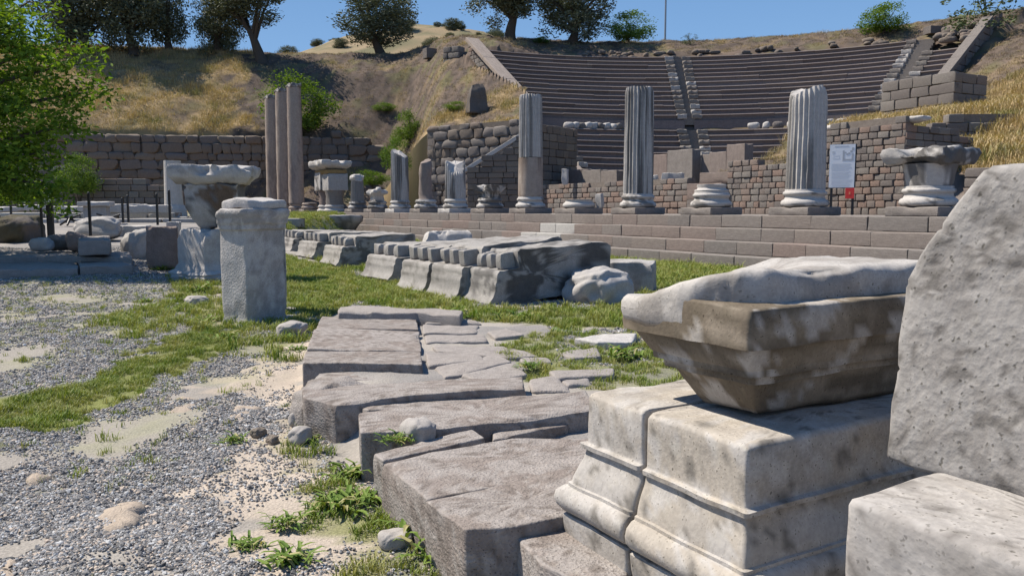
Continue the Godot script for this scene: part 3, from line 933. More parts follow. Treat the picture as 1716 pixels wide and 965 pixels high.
func make_theatre() -> void:
	var t := thing("theatre_seating", "curved stone theatre seating in two tiers with stairs between the wedges", "theatre", TC, 0.0)
	rng.seed = 31
	var endb := []
	for k in 4:
		endb.append(block(0.7, 0.36, 0.6, {"seg": 0.12, "amp": 0.03, "round": 0.05, "chip": 0.12, "chip_width": 0.12, "seed": k + 3, "cap": 3}))
	# [from, to, first row, last row, upper]
	for wd in [[-27.5, 4.0, 0, 14, true], [6.3, 39.6, 0, 14, true], [42.4, 47.6, 0, 11, true], [-25.5, 3.4, -7, 1, false], [6.9, 40.0, -7, 1, false]]:
		for k in range(wd[2], wd[3]):
			var R: float = (20.3 if wd[4] else 18.7) + 0.644 * k
			var h: float = (8.15 if wd[4] else 6.95) + 0.4255 * k
			var a0: float = wd[0]
			var row: MeshInstance3D = null
			while a0 < wd[1] - 0.2:
				var a1: float = minf(a0 + rng.randf_range(5.0, 13.0), wd[1])
				if wd[1] - a1 < 2.5:
					a1 = wd[1]
				var dr := rng.randf_range(-0.03, 0.03)
				var dh := rng.randf_range(-0.03, 0.012)
				var tint := rng.randf_range(0.8, 1.12)
				row = part("seat_row", arc([[R + 0.72, h + dh], [R + 0.01 + dr, h - 0.005 + dh], [R - 0.05 + dr, h - 0.055 + dh], [R - 0.05 + dr, h - 0.08 + dh], [R + 0.05 + dr, h - 0.13], [R + 0.08, h - 0.25], [R + 0.06, h - 0.46], [R + 0.72, h - 0.46]], a0, a1 - 0.02, maxi(3, int((a1 - a0) / 1.2)), tint), M.seat[rng.randi() % 3], t)
				a0 = a1
			for s in 2:
				if (s == 0 and wd[0] > 40.0 and not wd[4]) or (s == 1 and wd[1] > 45.0):
					continue
				var a: float = (wd[s] + (0.35 if s == 0 else -0.35) * 20.0 / R) * DEG
				var r := R + 0.22 + rng.randf_range(-0.04, 0.03)
				var pale := rng.randf() < 0.65
				part("end_block", endb[rng.randi() % 4], (M.ashlar[4] if rng.randf() < 0.5 else M.cornice) if pale else M.ashlar[2], row, Transform3D(Basis.from_euler(Vector3(0, -a + rng.randf_range(-0.06, 0.06), 0)), Vector3(r * sin(a), h - 0.33 + rng.randf_range(-0.02, 0.03), -r * cos(a))))
	# walkway wall between the tiers
	part("podium_wall", arc([[20.6, 7.75], [20.22, 7.75], [20.22, 6.9], [20.6, 6.9]], -27.5, 4.2, 24, 1.0), M.seat[0], t)
	part("podium_wall", arc([[20.6, 7.75], [20.22, 7.75], [20.22, 6.9], [20.6, 6.9]], 6.1, 47.6, 24, 0.95), M.seat[1], t)
	part("walkway", arc([[20.6, 6.94], [19.2, 6.94], [19.2, 6.5], [20.6, 6.5]], -27.5, 47.6, 30, 1.0), M.seat[2], t)
	# stairs
	for st in [[4.0, 6.3, 0, 14, true], [39.6, 42.4, 0, 14, true], [3.4, 6.9, -7, 1, false]]:
		var mb := MB.new()
		for k in range(st[2] * 2, st[3] * 2):
			var R: float = (20.3 if st[4] else 18.7) + 0.322 * k
			var h: float = (8.15 if st[4] else 6.95) - 0.22 + 0.21275 * k
			for j in 2:
				var a0 := lerpf(st[0], st[1], j / 2.0) * DEG
				var a1 := lerpf(st[0], st[1], (j + 1) / 2.0) * DEG
				var q := []
				for p in [[R + 0.7, h], [R, h], [R, h - 0.5]]:
					q.append([mb.vert(Vector3(p[0] * sin(a0), p[1], -p[0] * cos(a0))), mb.vert(Vector3(p[0] * sin(a1), p[1], -p[0] * cos(a1)))])
				mb.quad(q[0][0], q[0][1], q[1][1], q[1][0])
				mb.quad(q[1][0], q[1][1], q[2][1], q[2][0])
		part("stairway", mb.commit(true), M.ashlar[2], t)
	# loose stones along the walkway edge of the lower tier
	for k in 17:
		var a := (-21.0 + k * 1.35 if k < 9 else -4.0 + k * 2.4) * DEG
		solo("loose_stone", boulder(0.75, 0.5, 0.5, k + 40, {"res": 8}), M.marble if k % 3 != 2 else M.ashlar[k % 6], "pale loose stone in the row along the edge of the theatre walkway", "stone", TC + Vector3(19.1 * sin(a), 6.95, -19.1 * cos(a)), k * 1.7, "loose stones on the theatre walkway")

	# side walls of the cavea with sloping copings
	var slope := func(x): return 13.2 + 0.75 - (x - 1.0) * 0.64
	var phi := -28.6 * DEG
	var wl := thing("theatre_side_wall", "sloping rubble side wall at the left end of the theatre with a long stone coping", "wall", TC + Vector3(29.5 * sin(phi), 0, -29.5 * cos(phi)), -PI / 2 - phi)
	masonry(wl, Transform3D(), 15.9, 3.6, func(x): return (14.35 if x < 9.5 else 13.2) - maxf(x - 0.6, 0.0) * 0.66 - 0.25, 0.36, 0.45, 0.95, M.ashlar, 5, {"buried": true, "depth": 0.5})
	var cop := block(1.0, 0.28, 0.85, {"seg": 0.5, "amp": 0.008, "round": 0.02})
	for seg in [[0.4, 14.3, 9.3, 8.45], [9.9, 7.0, 15.9, 3.15]]:
		var a := Vector3(seg[0], seg[1], -0.1)
		var b := Vector3(seg[2], seg[3], -0.1)
		var l := a.distance_to(b)
		for k in 3:
			var p := a.lerp(b, (k + 0.5) / 3.0)
			part("coping_slab", cop, M.beige, wl, Transform3D(Basis.from_euler(Vector3(0, 0, -atan2(a.y - b.y, b.x - a.x))) * Basis.from_scale(Vector3(l / 3.0 - 0.01, 1, 1.25)), p))
	phi = 48.6 * DEG
	var wr := thing("theatre_side_wall", "big-block side wall at the right end of the theatre under a dark sloping coping", "wall", TC + Vector3(19.4 * sin(phi), 0, -19.4 * cos(phi)), PI / 2 - phi)
	masonry(wr, Transform3D(), 13.0, 4.8, func(x): return 7.6 + x * 0.64, 0.48, 0.6, 1.3, M.ashlar, 15, {"buried": true, "depth": 0.6, "uneven": 2.0})
	for k in 4:
		var a := Vector3(0.0, 7.75, -0.15)
		var b := Vector3(10.6, 14.6, -0.15)
		part("coping_slab", cop, M.ashlar[2], wr, Transform3D(Basis.from_euler(Vector3(0, 0, atan2(b.y - a.y, b.x - a.x))) * Basis.from_scale(Vector3(a.distance_to(b) / 4.0 - 0.01, 1, 0.8)), a.lerp(b, (k + 0.5) / 4.0)))
	# heaps on the upper right wedge
	for k in 44:
		var a := rng.randf_range(42.5, 47.5) * DEG
		var r := rng.randf_range(27.4, 31.0)
		solo("rubble_stone", boulder(rng.randf_range(0.5, 1.1), rng.randf_range(0.3, 0.5), rng.randf_range(0.4, 0.8), k, {"res": 7}), M.rubble[k % 4], "rough stone in the rubble heap above the right hand seat wedge", "stone", Vector3(TC.x + r * sin(a), 12.9 + (r - 27.4) * 0.45, TC.z - r * cos(a)), k * 2.1, "rubble above the right seat wedge")
	for k in 60:
		var a := rng.randf_range(-12.0, 36.0) * DEG
		var r := rng.randf_range(30.0, 31.4)
		var p := Vector3(TC.x + r * sin(a), 0, TC.z - r * cos(a))
		p.y = gy(p.x, p.z) - 0.03
		solo("rubble_stone", boulder(rng.randf_range(0.4, 1.0), rng.randf_range(0.25, 0.45), rng.randf_range(0.3, 0.7), k + 9, {"res": 6}), M.rubble[k % 4], "small rough stone on the bank just above the top seat row", "stone", p, k * 2.7, "rubble above the top seat row")

# ---------- masonry behind the columns ----------
func make_walls() -> void:
	var f := Transform3D()
	var side := func(at: Vector3): return Transform3D(Basis.from_euler(Vector3(0, PI / 2, 0)), at)
	# tower: front from its near corner leftwards, and the return going back
	var w := thing("ashlar_tower", "tall corner wall of squared reddish stones behind the information board", "wall", O + BK * 6.0 + U * 3.48, SA)
	masonry(w, f, 2.78, 1.3, func(x): return 4.02 + 0.05 * sin(x * 3.0), 0.2, 0.22, 0.42, M.ashlar, 21, {"depth": 0.3})
	masonry(w, side.call(Vector3(2.79, 0, -0.02)), 3.4, 1.3, func(x): return 4.0 - x * 0.08, 0.2, 0.35, 0.6, M.ashlar, 22, {"depth": 0.3})
	part("fill", box_mesh(Vector3(0.1, 1.3, -3.2), Vector3(2.45, 3.85, -0.35)), M.mortar, w)
	for k in 6:
		solo("coping_stone", boulder(0.9, 0.22, 0.5, 70 + k, {"res": 9}), M.marble, "flat pale stone lying on top of the tall corner wall", "stone", O + BK * 6.4 + U * (3.3 - k * 0.5) + Vector3(0, 3.95, 0), SA, "pale stones on the corner wall")
	w = thing("ashlar_wall", "middle height wall of small squared stones right of the stone pier", "wall", O + BK * 6.05 + U * 7.6, SA)
	masonry(w, f, 4.1, 1.3, func(x): return 3.28 - (0.25 if x > 1.2 else 0.0), 0.21, 0.24, 0.46, M.ashlar, 23, {"depth": 0.3})
	part("fill", box_mesh(Vector3(0.1, 1.3, -0.9), Vector3(4.0, 2.9, -0.35)), M.mortar, w)
	w = thing("low_ashlar_wall", "long low wall of small squared stones running behind the middle columns", "wall", O + BK * 6.0 + U * 33.0, SA)
	masonry(w, f, 23.4, 1.3, func(x): return 2.62 + 0.05 * sin(x * 1.7), 0.225, 0.4, 0.62, M.ashlar, 24, {"depth": 0.3, "gap": 0.025})
	part("fill", box_mesh(Vector3(0.1, 1.3, -1.6), Vector3(23.3, 2.5, -0.35)), M.mortar, w)
	# stage building: large smooth blocks
	w = thing("stage_pier", "pier of large smooth reddish blocks rising from the low wall", "pier", O + BK * 5.9 + U * 9.45, SA)
	var big := block(1.0, 1.0, 1.0, {"seg": 0.25, "amp": 0.012, "round": 0.02, "chip": 0.04})
	for b in [[0, 1.3, 0, 1.8, 0.55, 2.0], [0, 1.85, 0, 1.8, 0.6, 2.0], [0.25, 2.45, -0.15, 1.5, 0.4, 1.8]]:
		part("pier_block", big, M.step[int(b[1] * 2) % 4], w, Transform3D(Basis.from_scale(Vector3(b[3], b[4] - 0.01, b[5])), Vector3(b[0] + 0.92, b[1], b[2] - 0.9)))
	w = thing("stage_wall", "ruined stage front of big smooth reddish slabs below the theatre seats", "wall", O + BK * 9.3 + U * 26.5, SA)
	rng.seed = 8
	var x := 0.0
	var k := 0
	while x < 16.0:
		var ww := rng.randf_range(0.9, 1.7)
		var top := (3.55 if x < 9.5 else 4.0) + rng.randf_range(-0.15, 0.15)
		var back := -0.5 if k % 4 == 2 else 0.0
		part("facing_slab", big, M.step[[0, 1, 4, 0, 2][k % 5]], w, Transform3D(Basis.from_scale(Vector3(ww - 0.015, 1.05, 0.5)), Vector3(x + ww / 2, 1.3, back - 0.3)))
		part("facing_slab", big, M.step[[1, 0, 0, 3, 4][k % 5]], w, Transform3D(Basis.from_scale(Vector3(ww - 0.015, top - 2.36, 0.5)), Vector3(x + ww / 2, 2.355, back - 0.3)))
		x += ww
		k += 1
	for b in [[Vector3(2.452, 2.794, -37.5), 0.25, 0.75], [Vector3(6.545, 2.729, -33), 0.9, 0.35], [Vector3(5.834, 2.65, -33.5), 0.4, 0.3]]:
		solo("white_fragment", block(b[1], b[2], 0.22, {"seg": 0.12, "amp": 0.03, "chip": 0.12}), M.marble, "white marble fragment left on the low wall in front of the stage, %s one" % ["upright narrow", "wide slanting", "small"][[0.25, 0.9, 0.4].find(b[1])], "stone", Vector3(b[0].x, 2.6, b[0].z), SA + 0.6)
	# retaining wall below the mound, left of the theatre
	var a5 := -0.651
	w = thing("retaining_wall", "high dark retaining wall below the grassy mound left of the theatre", "wall", Vector3(-4.903, 3.237, -47) * Vector3(1, 0, 1), a5)
	masonry(w, f, 7.7, 1.3, func(q): return 6.2 - 0.03 * q + 0.12 * sin(q * 2.3), 0.42, 0.55, 1.1, [M.rubble[0], M.rubble[3], M.ashlar[5], M.ashlar[2]], 25, {"depth": 0.5, "uneven": 2.5, "gap": -0.03, "ragged": 0.3, "shapes": rough_bricks, "core": M.rubble[0]})
	masonry(w, Transform3D(Basis.from_euler(Vector3(0, -PI / 2, 0)), Vector3(0, 0, -3.0)), 3.0, 1.3, func(q): return 6.1 - (3.0 - q) * 0.3, 0.42, 0.5, 0.9, M.ashlar, 26, {"depth": 0.45})
	masonry(w, side.call(Vector3(7.71, 0, -0.02)), 4.0, 1.3, func(q): return 6.1, 0.42, 0.5, 0.9, M.rubble, 46, {"depth": 0.45})
	var ra := Vector3(-2.229, 3.344, -40.5)
	var rb := Vector3(0.468, 4.972, -40)
	var cp := part("stair_coping", block(1.0, 0.2, 0.3, {"seg": 0.3, "amp": 0.004, "round": 0.02}), M.marble, self)
	var ang := atan2(rb.y - ra.y, Vector2(rb.x - ra.x, rb.z - ra.z).length())
	cp.transform = Transform3D(Basis.from_euler(Vector3(0, -atan2(rb.z - ra.z, rb.x - ra.x), 0)) * Basis.from_euler(Vector3(0, 0, ang)) * Basis.from_scale(Vector3(ra.distance_to(rb) + 1.4, 1, 1)), (ra + rb) / 2 + Vector3(0.3, 0.2, 0))
	tag(cp, "thin pale sloping coping climbing in front of the dark retaining wall", "coping")
	var sw := thing("stair_parapet", "dark stepped parapet wall under the thin pale sloping coping", "wall", Vector3(ra.x, 0, ra.z), -atan2(rb.z - ra.z, rb.x - ra.x))
	masonry(sw, Transform3D(Basis(), Vector3(0, 0, 0.1)), ra.distance_to(rb) + 0.4, 1.3, func(q): return ra.y + 0.12 + q * tan(ang) * 0.98, 0.3, 0.5, 0.8, M.rubble, 27, {"depth": 0.3})
	# back wall on the left
	var p0 := Vector3(-42.0, 0, -58.4)
	var p1 := Vector3(-9.0, 0, -64.0)
	w = thing("back_wall", "long high dark rubble wall at the foot of the dry grass slope", "wall", p0, atan2(p1.z - p0.z, p1.x - p0.x) * -1.0)
	masonry(w, f, 33.3, 1.2, func(q): return 7.15 + 0.5 * n3(Vector3(q * 0.6, 0, 3)) - 2.6 * smoothstep(31.0, 33.3, q), 0.54, 0.6, 1.7, [M.rubble[0], M.rubble[3], M.rubble[1], M.ashlar[5]], 28, {"depth": 0.7, "uneven": 5.0, "gap": -0.06, "ragged": 0.4, "core": M.rubble[0], "shapes": rough_bricks})
	p0 = Vector3(-31.5, 0, -46.5)
	w = thing("ruined_wall", "low ruined wall with a broken sloping top in front of the high rubble wall", "wall", p0, 0.02)
	masonry(w, f, 12.5, 1.1, func(q): return table(q, [[0.0, 2.6], [2.5, 2.9], [4.0, 3.9], [5.5, 3.95], [7.5, 3.4], [10.0, 3.2], [12.5, 2.6]]), 0.36, 0.55, 0.95, [M.ashlar[0], M.ashlar[1], M.ashlar[4], M.rubble[1]], 29, {"depth": 0.5, "uneven": 1.5})
	# terraces on the right
	w = thing("terrace_wall", "low wall of grey blocks holding the dry grass terrace at the far right", "wall", Vector3(15.2, 0, -29.6), -0.06)
	masonry(w, f, 8.5, 3.2, func(q): return 4.75 + 0.06 * sin(q * 2.0), 0.34, 0.5, 0.95, [M.ashlar[2], M.ashlar[4], M.ashlar[5]], 33, {"depth": 0.4, "uneven": 1.5})
	w = thing("terrace_kerb", "rough edge of weathered stones below the yellow grass at the far right", "wall", O + BK * 6.9 + U * -0.5, SA)
	masonry(w, f, 7.5, 1.3, func(q): return 2.7, 0.26, 0.4, 0.8, M.ashlar, 34, {"depth": 0.4, "uneven": 1.6})
	w = thing("corner_bastion", "square bastion of large grey blocks on the terrace at the right edge", "wall", Vector3(21.057, 6.732, -39) * Vector3(1, 0, 1), 0.5)
	masonry(w, f, 2.6, 5.0, func(q): return 8.2, 0.5, 0.7, 1.2, [M.ashlar[2], M.ashlar[4], M.ashlar[0]], 35, {"depth": 0.6, "buried": true})
	masonry(w, side.call(Vector3(2.61, 0, -0.02)), 4.0, 5.0, func(q): return 8.2, 0.5, 0.8, 1.3, [M.ashlar[2], M.ashlar[5]], 36, {"depth": 0.6, "buried": true})
	masonry(w, Transform3D(Basis.from_euler(Vector3(0, -PI / 2, 0)), Vector3(0, 0, -4.0)), 4.0, 5.0, func(q): return 8.2, 0.5, 0.8, 1.3, [M.ashlar[2], M.ashlar[4], M.ashlar[5]], 37, {"depth": 0.5, "buried": true})
	part("fill", box_mesh(Vector3(0.3, 4.5, -3.6), Vector3(2.0, 7.9, -0.7)), M.mortar, w)

func box_mesh(lo: Vector3, hi: Vector3) -> ArrayMesh:
	var mb := MB.new()
	mb.box(lo, hi)
	return mb.commit(true, true)

# ---------- foreground ----------
func slab(called: String, label: String, pts: PackedVector2Array, top: float, thick: float, o: Dictionary, mt: Material, group := "") -> MeshInstance3D:
	var c := Vector2.ZERO
	for p in pts:
		c += p / pts.size()
	var loc := PackedVector2Array()
	for p in pts:
		loc.append((p - c) - (p - c).normalized() * o.get("inset", 0.0))
	var r: float = o.get("round", 0.018)
	return solo(called, stone(loc, [[-r, 0.0], [0.0, r], [0.0, thick - r], [-r * 0.3, thick - r * 0.3], [-r, thick]], o), mt, label, o.get("category", "paving slab"), Vector3(c.x, top - thick, c.y), 0.0, group)

func make_foreground() -> void:
	var lichen := [[Color(0.9, 0.85, 0.77), Vector3(3, 3, 3), 0.02, 0.25], [Color(0.8, 0.78, 0.75), Vector3(5, 4, 5), 0.08, 0.3], [Color(0.4, 0.39, 0.37), Vector3(22, 18, 22), 0.3, 0.1], [Color(1.12, 1.1, 1.07), Vector3(13, 13, 13), 0.2, 0.08]]
	var grey := [[Color(0.8, 0.79, 0.78), Vector3(12, 16, 12), 0.0, 0.3], [Color(0.45, 0.44, 0.43), Vector3(24, 30, 24), 0.26, 0.1], [Color(1.3, 1.28, 1.24), Vector3(11, 11, 11), 0.24, 0.08]]
	# moulded pedestal in two blocks
	var prof := [[0.06, 0.0], [0.066, 0.006], [0.066, 0.094], [0.06, 0.1], [0.045, 0.101], [0.045, 0.108], [0.066, 0.114], [0.084, 0.134], [0.09, 0.16], [0.084, 0.186], [0.064, 0.206], [0.05, 0.21], [0.05, 0.222], [0.04, 0.225], [0.036, 0.25], [0.024, 0.29], [0.01, 0.325], [0.004, 0.355], [0.004, 0.362], [0.02, 0.364], [0.022, 0.38], [0.004, 0.384], [0.0, 0.39], [0.0, 0.555], [-0.006, 0.566], [-0.016, 0.573]]
	var ped := thing("moulded_pedestal", "pale moulded marble pedestal with stepped profile, cracked across, in the right foreground", "pedestal", Vector3(1.012, 0.2, -2.94), SA)
	var half := 0.39
	var opts := {"seg": 0.026, "amp": 0.004, "freq": 9.0, "chip": 0.035, "chip_width": 0.03, "corner": 0.012, "stains": lichen, "crisp": true, "cap": 12, "vary": 0.1}
	part("moulded_block", stone(rect(-half, -0.62, -0.065, 0.62), prof, opts.merged({"seed": 3, "weights": [1.0, 0.0, 1.0, 1.0]}, true)), M.marble_near, ped)
	part("moulded_block", stone(rect(-0.061, -0.62, half, 0.62), prof, opts.merged({"seed": 8, "weights": [1.0, 1.0, 1.0, 0.0], "chip": 0.05}, true)), M.marble_near, ped, Transform3D(Basis.from_euler(Vector3(0.004, 0.006, -0.004)), Vector3(0.004, -0.003, -0.004)))
	# upturned cornice on it; its front corner is local (0, 0)
	var cor := thing("upturned_cornice", "large upturned marble cornice with a stepped hollow top, lying on the moulded pedestal", "cornice", Vector3(0.724, 0.777, -2.42), SA)
	var cp := [[-0.15, 0.0], [-0.13, 0.04], [-0.09, 0.118], [-0.088, 0.123], [-0.064, 0.125], [-0.062, 0.15], [-0.04, 0.152], [-0.038, 0.174], [-0.034, 0.178], [-0.004, 0.238], [-0.002, 0.246], [0.024, 0.249], [0.028, 0.3], [0.03, 0.37], [0.018, 0.38]]
	var mb := MB.new()
	var brown := [[Color(0.5, 0.43, 0.33), Vector3(2.6, 5, 2.6), -0.2, 0.35], [Color(0.3, 0.26, 0.205), Vector3(4, 16, 4), 0.02, 0.3], [Color(1.0, 0.98, 0.95), Vector3(9, 9, 9), 0.26, 0.05]]
	stone_into(mb, rect(-0.56, -1.05, 0, 0), cp, {"weights": [1.0, 0.6, 0.85, 1.6], "color": Color(0.66, 0.59, 0.49), "seg": 0.028, "amp": 0.005, "freq": 7.0, "chip": 0.03, "chip_width": 0.04, "stains": brown, "crisp": true, "seed": 12, "corner": 0.014, "warp": func(p): return p + Vector3(0.0, -0.05 * smoothstep(-0.3, -0.6, p.x) * smoothstep(0.22, 0.38, p.y), 0)})
	stone_into(mb, PackedVector2Array([Vector2(-0.6, 0.034), Vector2(-0.26, 0.03), Vector2(-0.14, -0.04), Vector2(-0.055, -0.15), Vector2(-0.05, -1.04), Vector2(-0.6, -1.04)]), [[-0.01, 0.27], [0.0, 0.31], [0.0, 0.46], [-0.006, 0.475], [-0.016, 0.486]], {"seg": 0.028, "amp": 0.007, "freq": 15.0, "chip": 0.035, "chip_width": 0.04, "seed": 4, "stains": [[Color(0.7, 0.68, 0.66), Vector3(6, 6, 6), 0.1, 0.15]], "center": Vector2(-0.32, -0.4), "warp": func(p): return p + Vector3(0, -0.12 * smoothstep(-0.05, -0.58, p.x) * smoothstep(-0.9, -0.1, p.z) * smoothstep(0.3, 0.46, p.y), 0)})
	part("body", mb.commit(false, true), M.marble_near, cor)
	# tilted block at the right edge: its face polygon stands upright
	var e1 := Vector3(0.438, 0, 0.899)
	var nn := Vector3(-0.899, 0, 0.438)
	var tb := solo("tilted_block", stone(PackedVector2Array([Vector2(-0.01, 0.05), Vector2(0.0, -0.22), Vector2(0.008, -0.463), Vector2(0.12, -0.625), Vector2(0.238, -0.775), Vector2(1.25, -0.79), Vector2(1.2, 0.05)]), [[-0.02, 0.0], [0.0, 0.02], [0.0, 0.585], [-0.003, 0.595], [-0.012, 0.6]], {"seg": 0.026, "amp": 0.0045, "freq": 15.0, "chip": 0.018, "chip_width": 0.03, "stains": grey, "vary": 0.24, "seed": 21, "cap": 34, "corner": 0.012, "center": Vector2(0.6, -0.4)}), M.marble_grey, "huge rough pale marble block with a slanting edge, cut by the right picture edge", "stone block")
	tb.transform = Transform3D(Basis(e1, nn, Vector3(0, -1, 0)), Vector3(1.078, 0.785, -2.25) - nn * 0.6)
	slab("marble_block", "low marble block with a flat striated top in the bottom right corner", PackedVector2Array([Vector2(0.81, -1.9), Vector2(1.155, -2.13), Vector2(1.75, -1.3), Vector2(1.3, -1.05)]), 0.752, 0.58, {"seg": 0.025, "amp": 0.004, "freq": 12.0, "chip": 0.02, "chip_width": 0.03, "stains": grey, "vary": 0.2, "seed": 31, "round": 0.018, "corner": 0.02, "category": "stone block"}, M.marble_rough)

	# kerb slabs of the paved way, far to near
	var n := [
		["flat kerb slab farthest along the paved way", PackedVector2Array([Vector2(-2.234, -9.35), Vector2(-1.073, -9.09), Vector2(-0.953, -8.219), Vector2(-2.087, -8.432)]), 0.22, 0.24],
		["second flat kerb slab from the far end of the paved way", PackedVector2Array([Vector2(-2.072, -8.346), Vector2(-0.937, -8.137), Vector2(-0.797, -7.044), Vector2(-1.848, -7.105)]), 0.22, 0.24],
		["kerb slab with a straight dark front edge, third from the far end", PackedVector2Array([Vector2(-1.808, -6.929), Vector2(-0.775, -6.84), Vector2(-0.685, -6.2), Vector2(-1.692, -6.349)]), 0.24, 0.22],
		["thin broken slab sunk in the gap below the third kerb slab", PackedVector2Array([Vector2(-1.551, -6.289), Vector2(-0.561, -6.433), Vector2(-0.533, -6.105), Vector2(-1.554, -5.932)]), 0.17, 0.18],
		["long slab raised at its right end, with a deep broken left face", PackedVector2Array([Vector2(-1.44, -5.374), Vector2(-0.98, -5.469), Vector2(-0.655, -5.508), Vector2(0.093, -5.628), Vector2(0.111, -5.282), Vector2(-0.604, -5.073), Vector2(-1.09, -4.849), Vector2(-1.341, -5.039)]), 0.27, 0.34],
		["buried grey slab wedged under the long raised slab", PackedVector2Array([Vector2(-1.165, -5.185), Vector2(-0.624, -5.413), Vector2(-0.032, -5.253), Vector2(-0.505, -4.84), Vector2(-0.899, -4.84)]), 0.225, 0.3],
		["longest reddish slab running right towards the moulded pedestal", PackedVector2Array([Vector2(-0.913, -4.632), Vector2(0.491, -5.131), Vector2(0.535, -4.66), Vector2(0.073, -4.416), Vector2(-0.629, -4.196), Vector2(-0.82, -4.196)]), 0.285, 0.3],
		["small flat reddish slab ahead of the big near slabs", PackedVector2Array([Vector2(-0.135, -4.46), Vector2(0.325, -4.67), Vector2(0.336, -4.537), Vector2(-0.115, -4.201)]), 0.225, 0.16],
		["narrow grey slab bedded beside the longest slab", PackedVector2Array([Vector2(-0.707, -3.911), Vector2(-0.208, -4.352), Vector2(-0.126, -4.164), Vector2(-0.626, -3.777)]), 0.25, 0.26],
		["wide pitted slab, second nearest along the kerb", PackedVector2Array([Vector2(-0.639, -3.718), Vector2(0.006, -4.119), Vector2(0.443, -4.119), Vector2(0.425, -3.674), Vector2(-0.359, -3.221)]), 0.265, 0.32],
		["nearest big smooth slab with a deep dark front", PackedVector2Array([Vector2(-0.375, -3.208), Vector2(0.399, -3.696), Vector2(0.481, -3.115), Vector2(-0.018, -2.875), Vector2(-0.182, -2.863)]), 0.275, 0.36],
		["rough lumpy slab end in the bottom centre beside the pedestal", PackedVector2Array([Vector2(-0.037, -3.043), Vector2(0.377, -3.247), Vector2(0.407, -2.615), Vector2(0.275, -2.508), Vector2(0.087, -2.684)]), 0.225, 0.32],
		["stone lying against the pedestal foot at the bottom edge", PackedVector2Array([Vector2(0.216, -2.743), Vector2(0.408, -2.916), Vector2(0.644, -2.43), Vector2(0.406, -2.358)]), 0.165, 0.28]]
	for k in n.size():
		var tone := 0.8 + 0.36 * fposmod(k * 0.618, 1.0)
		var ks := slab("kerb_slab", n[k][0], n[k][1], n[k][2], n[k][3], {"color": Color(tone, tone * 0.99, tone * 0.985), "inset": 0.014, "seg": 0.03, "amp": 0.0032, "freq": 16.0, "chip": 0.024, "chip_width": 0.022, "seed": 40 + k, "round": 0.009, "corner": 0.012, "vary": 0.12, "stains": [[Color(0.74, 0.69, 0.66), Vector3(4, 4, 4), 0.05, 0.3], [Color(1.3, 1.26, 1.2), Vector3(16, 16, 16), 0.2, 0.1], [Color(0.5, 0.47, 0.45), Vector3(26, 26, 26), 0.26, 0.1]]}, M.andesite, "slabs of the paved way")
		ks.rotation = Vector3(0.016 * sin(k * 2.3), 0.0, 0.012 * cos(k * 3.1))
	slab("kerb_stone", "long upright kerb stone closing the far end of the paved way", PackedVector2Array([Vector2(-2.109, -9.683), Vector2(-1.127, -9.562), Vector2(-0.567, -9.161), Vector2(-0.561, -8.742), Vector2(-1.061, -8.999), Vector2(-1.985, -9.107)]), 0.3, 0.28, {"seg": 0.05, "amp": 0.012, "chip": 0.06, "seed": 61}, M.andesite)
	var lump := boulder(0.5, 0.42, 0.42, 3, {"stains": [[Color(0.7, 0.66, 0.62), Vector3(4, 4, 4), 0.0, 0.2]]})
	solo("rough_lump", lump, M.andesite, "rough brown lump of rock under the broken end of the long raised slab", "rock", Vector3(-1.267, 0, -5.348) + Vector3(0.06, -0.1, -0.05), 0.6)
	# flush flagstones on the right of the way
	var fl := [
		PackedVector2Array([Vector2(-0.981, -8.75), Vector2(-0.343, -8.659), Vector2(-0.355, -8.188), Vector2(-0.914, -8.147)]), PackedVector2Array([Vector2(-0.879, -7.99), Vector2(-0.276, -8.029), Vector2(-0.229, -7.657), Vector2(-0.83, -7.586)]), PackedVector2Array([Vector2(-0.759, -7.449), Vector2(-0.044, -7.35), Vector2(0.242, -6.86), Vector2(0.01, -6.747), Vector2(-0.681, -7.096)]),
		PackedVector2Array([Vector2(-0.77, -7.036), Vector2(-0.303, -6.976), Vector2(-0.214, -6.638), Vector2(-0.686, -6.43)]), PackedVector2Array([Vector2(-0.642, -6.43), Vector2(-0.145, -6.917), Vector2(0.01, -6.585), Vector2(-0.507, -5.962)]), PackedVector2Array([Vector2(-0.4, -6.05), Vector2(0, -6.533), Vector2(0.123, -6.05), Vector2(-0.253, -5.793)]),
		PackedVector2Array([Vector2(0.121, -5.962), Vector2(0.348, -6.006), Vector2(0.431, -5.501), Vector2(0.133, -5.501)]), PackedVector2Array([Vector2(-0.265, -8.229), Vector2(-0.051, -8.569), Vector2(0.132, -7.99), Vector2(-0.164, -7.838)]), PackedVector2Array([Vector2(0.279, -6.188), Vector2(0.815, -6.307), Vector2(0.771, -6.028), Vector2(0.321, -5.919)]),
		PackedVector2Array([Vector2(0.38, -7.036), Vector2(0.775, -7.285), Vector2(0.766, -6.803), Vector2(0.517, -6.747)]), PackedVector2Array([Vector2(0.061, -6.747), Vector2(0.317, -6.803), Vector2(0.33, -6.559), Vector2(0.083, -6.507)]), PackedVector2Array([Vector2(0.36, -5.835), Vector2(0.57, -5.962), Vector2(0.615, -5.753), Vector2(0.39, -5.633)]), PackedVector2Array([Vector2(-0.952, -9.238), Vector2(-0.462, -9.086), Vector2(-0.319, -8.891), Vector2(-0.965, -8.844)])]
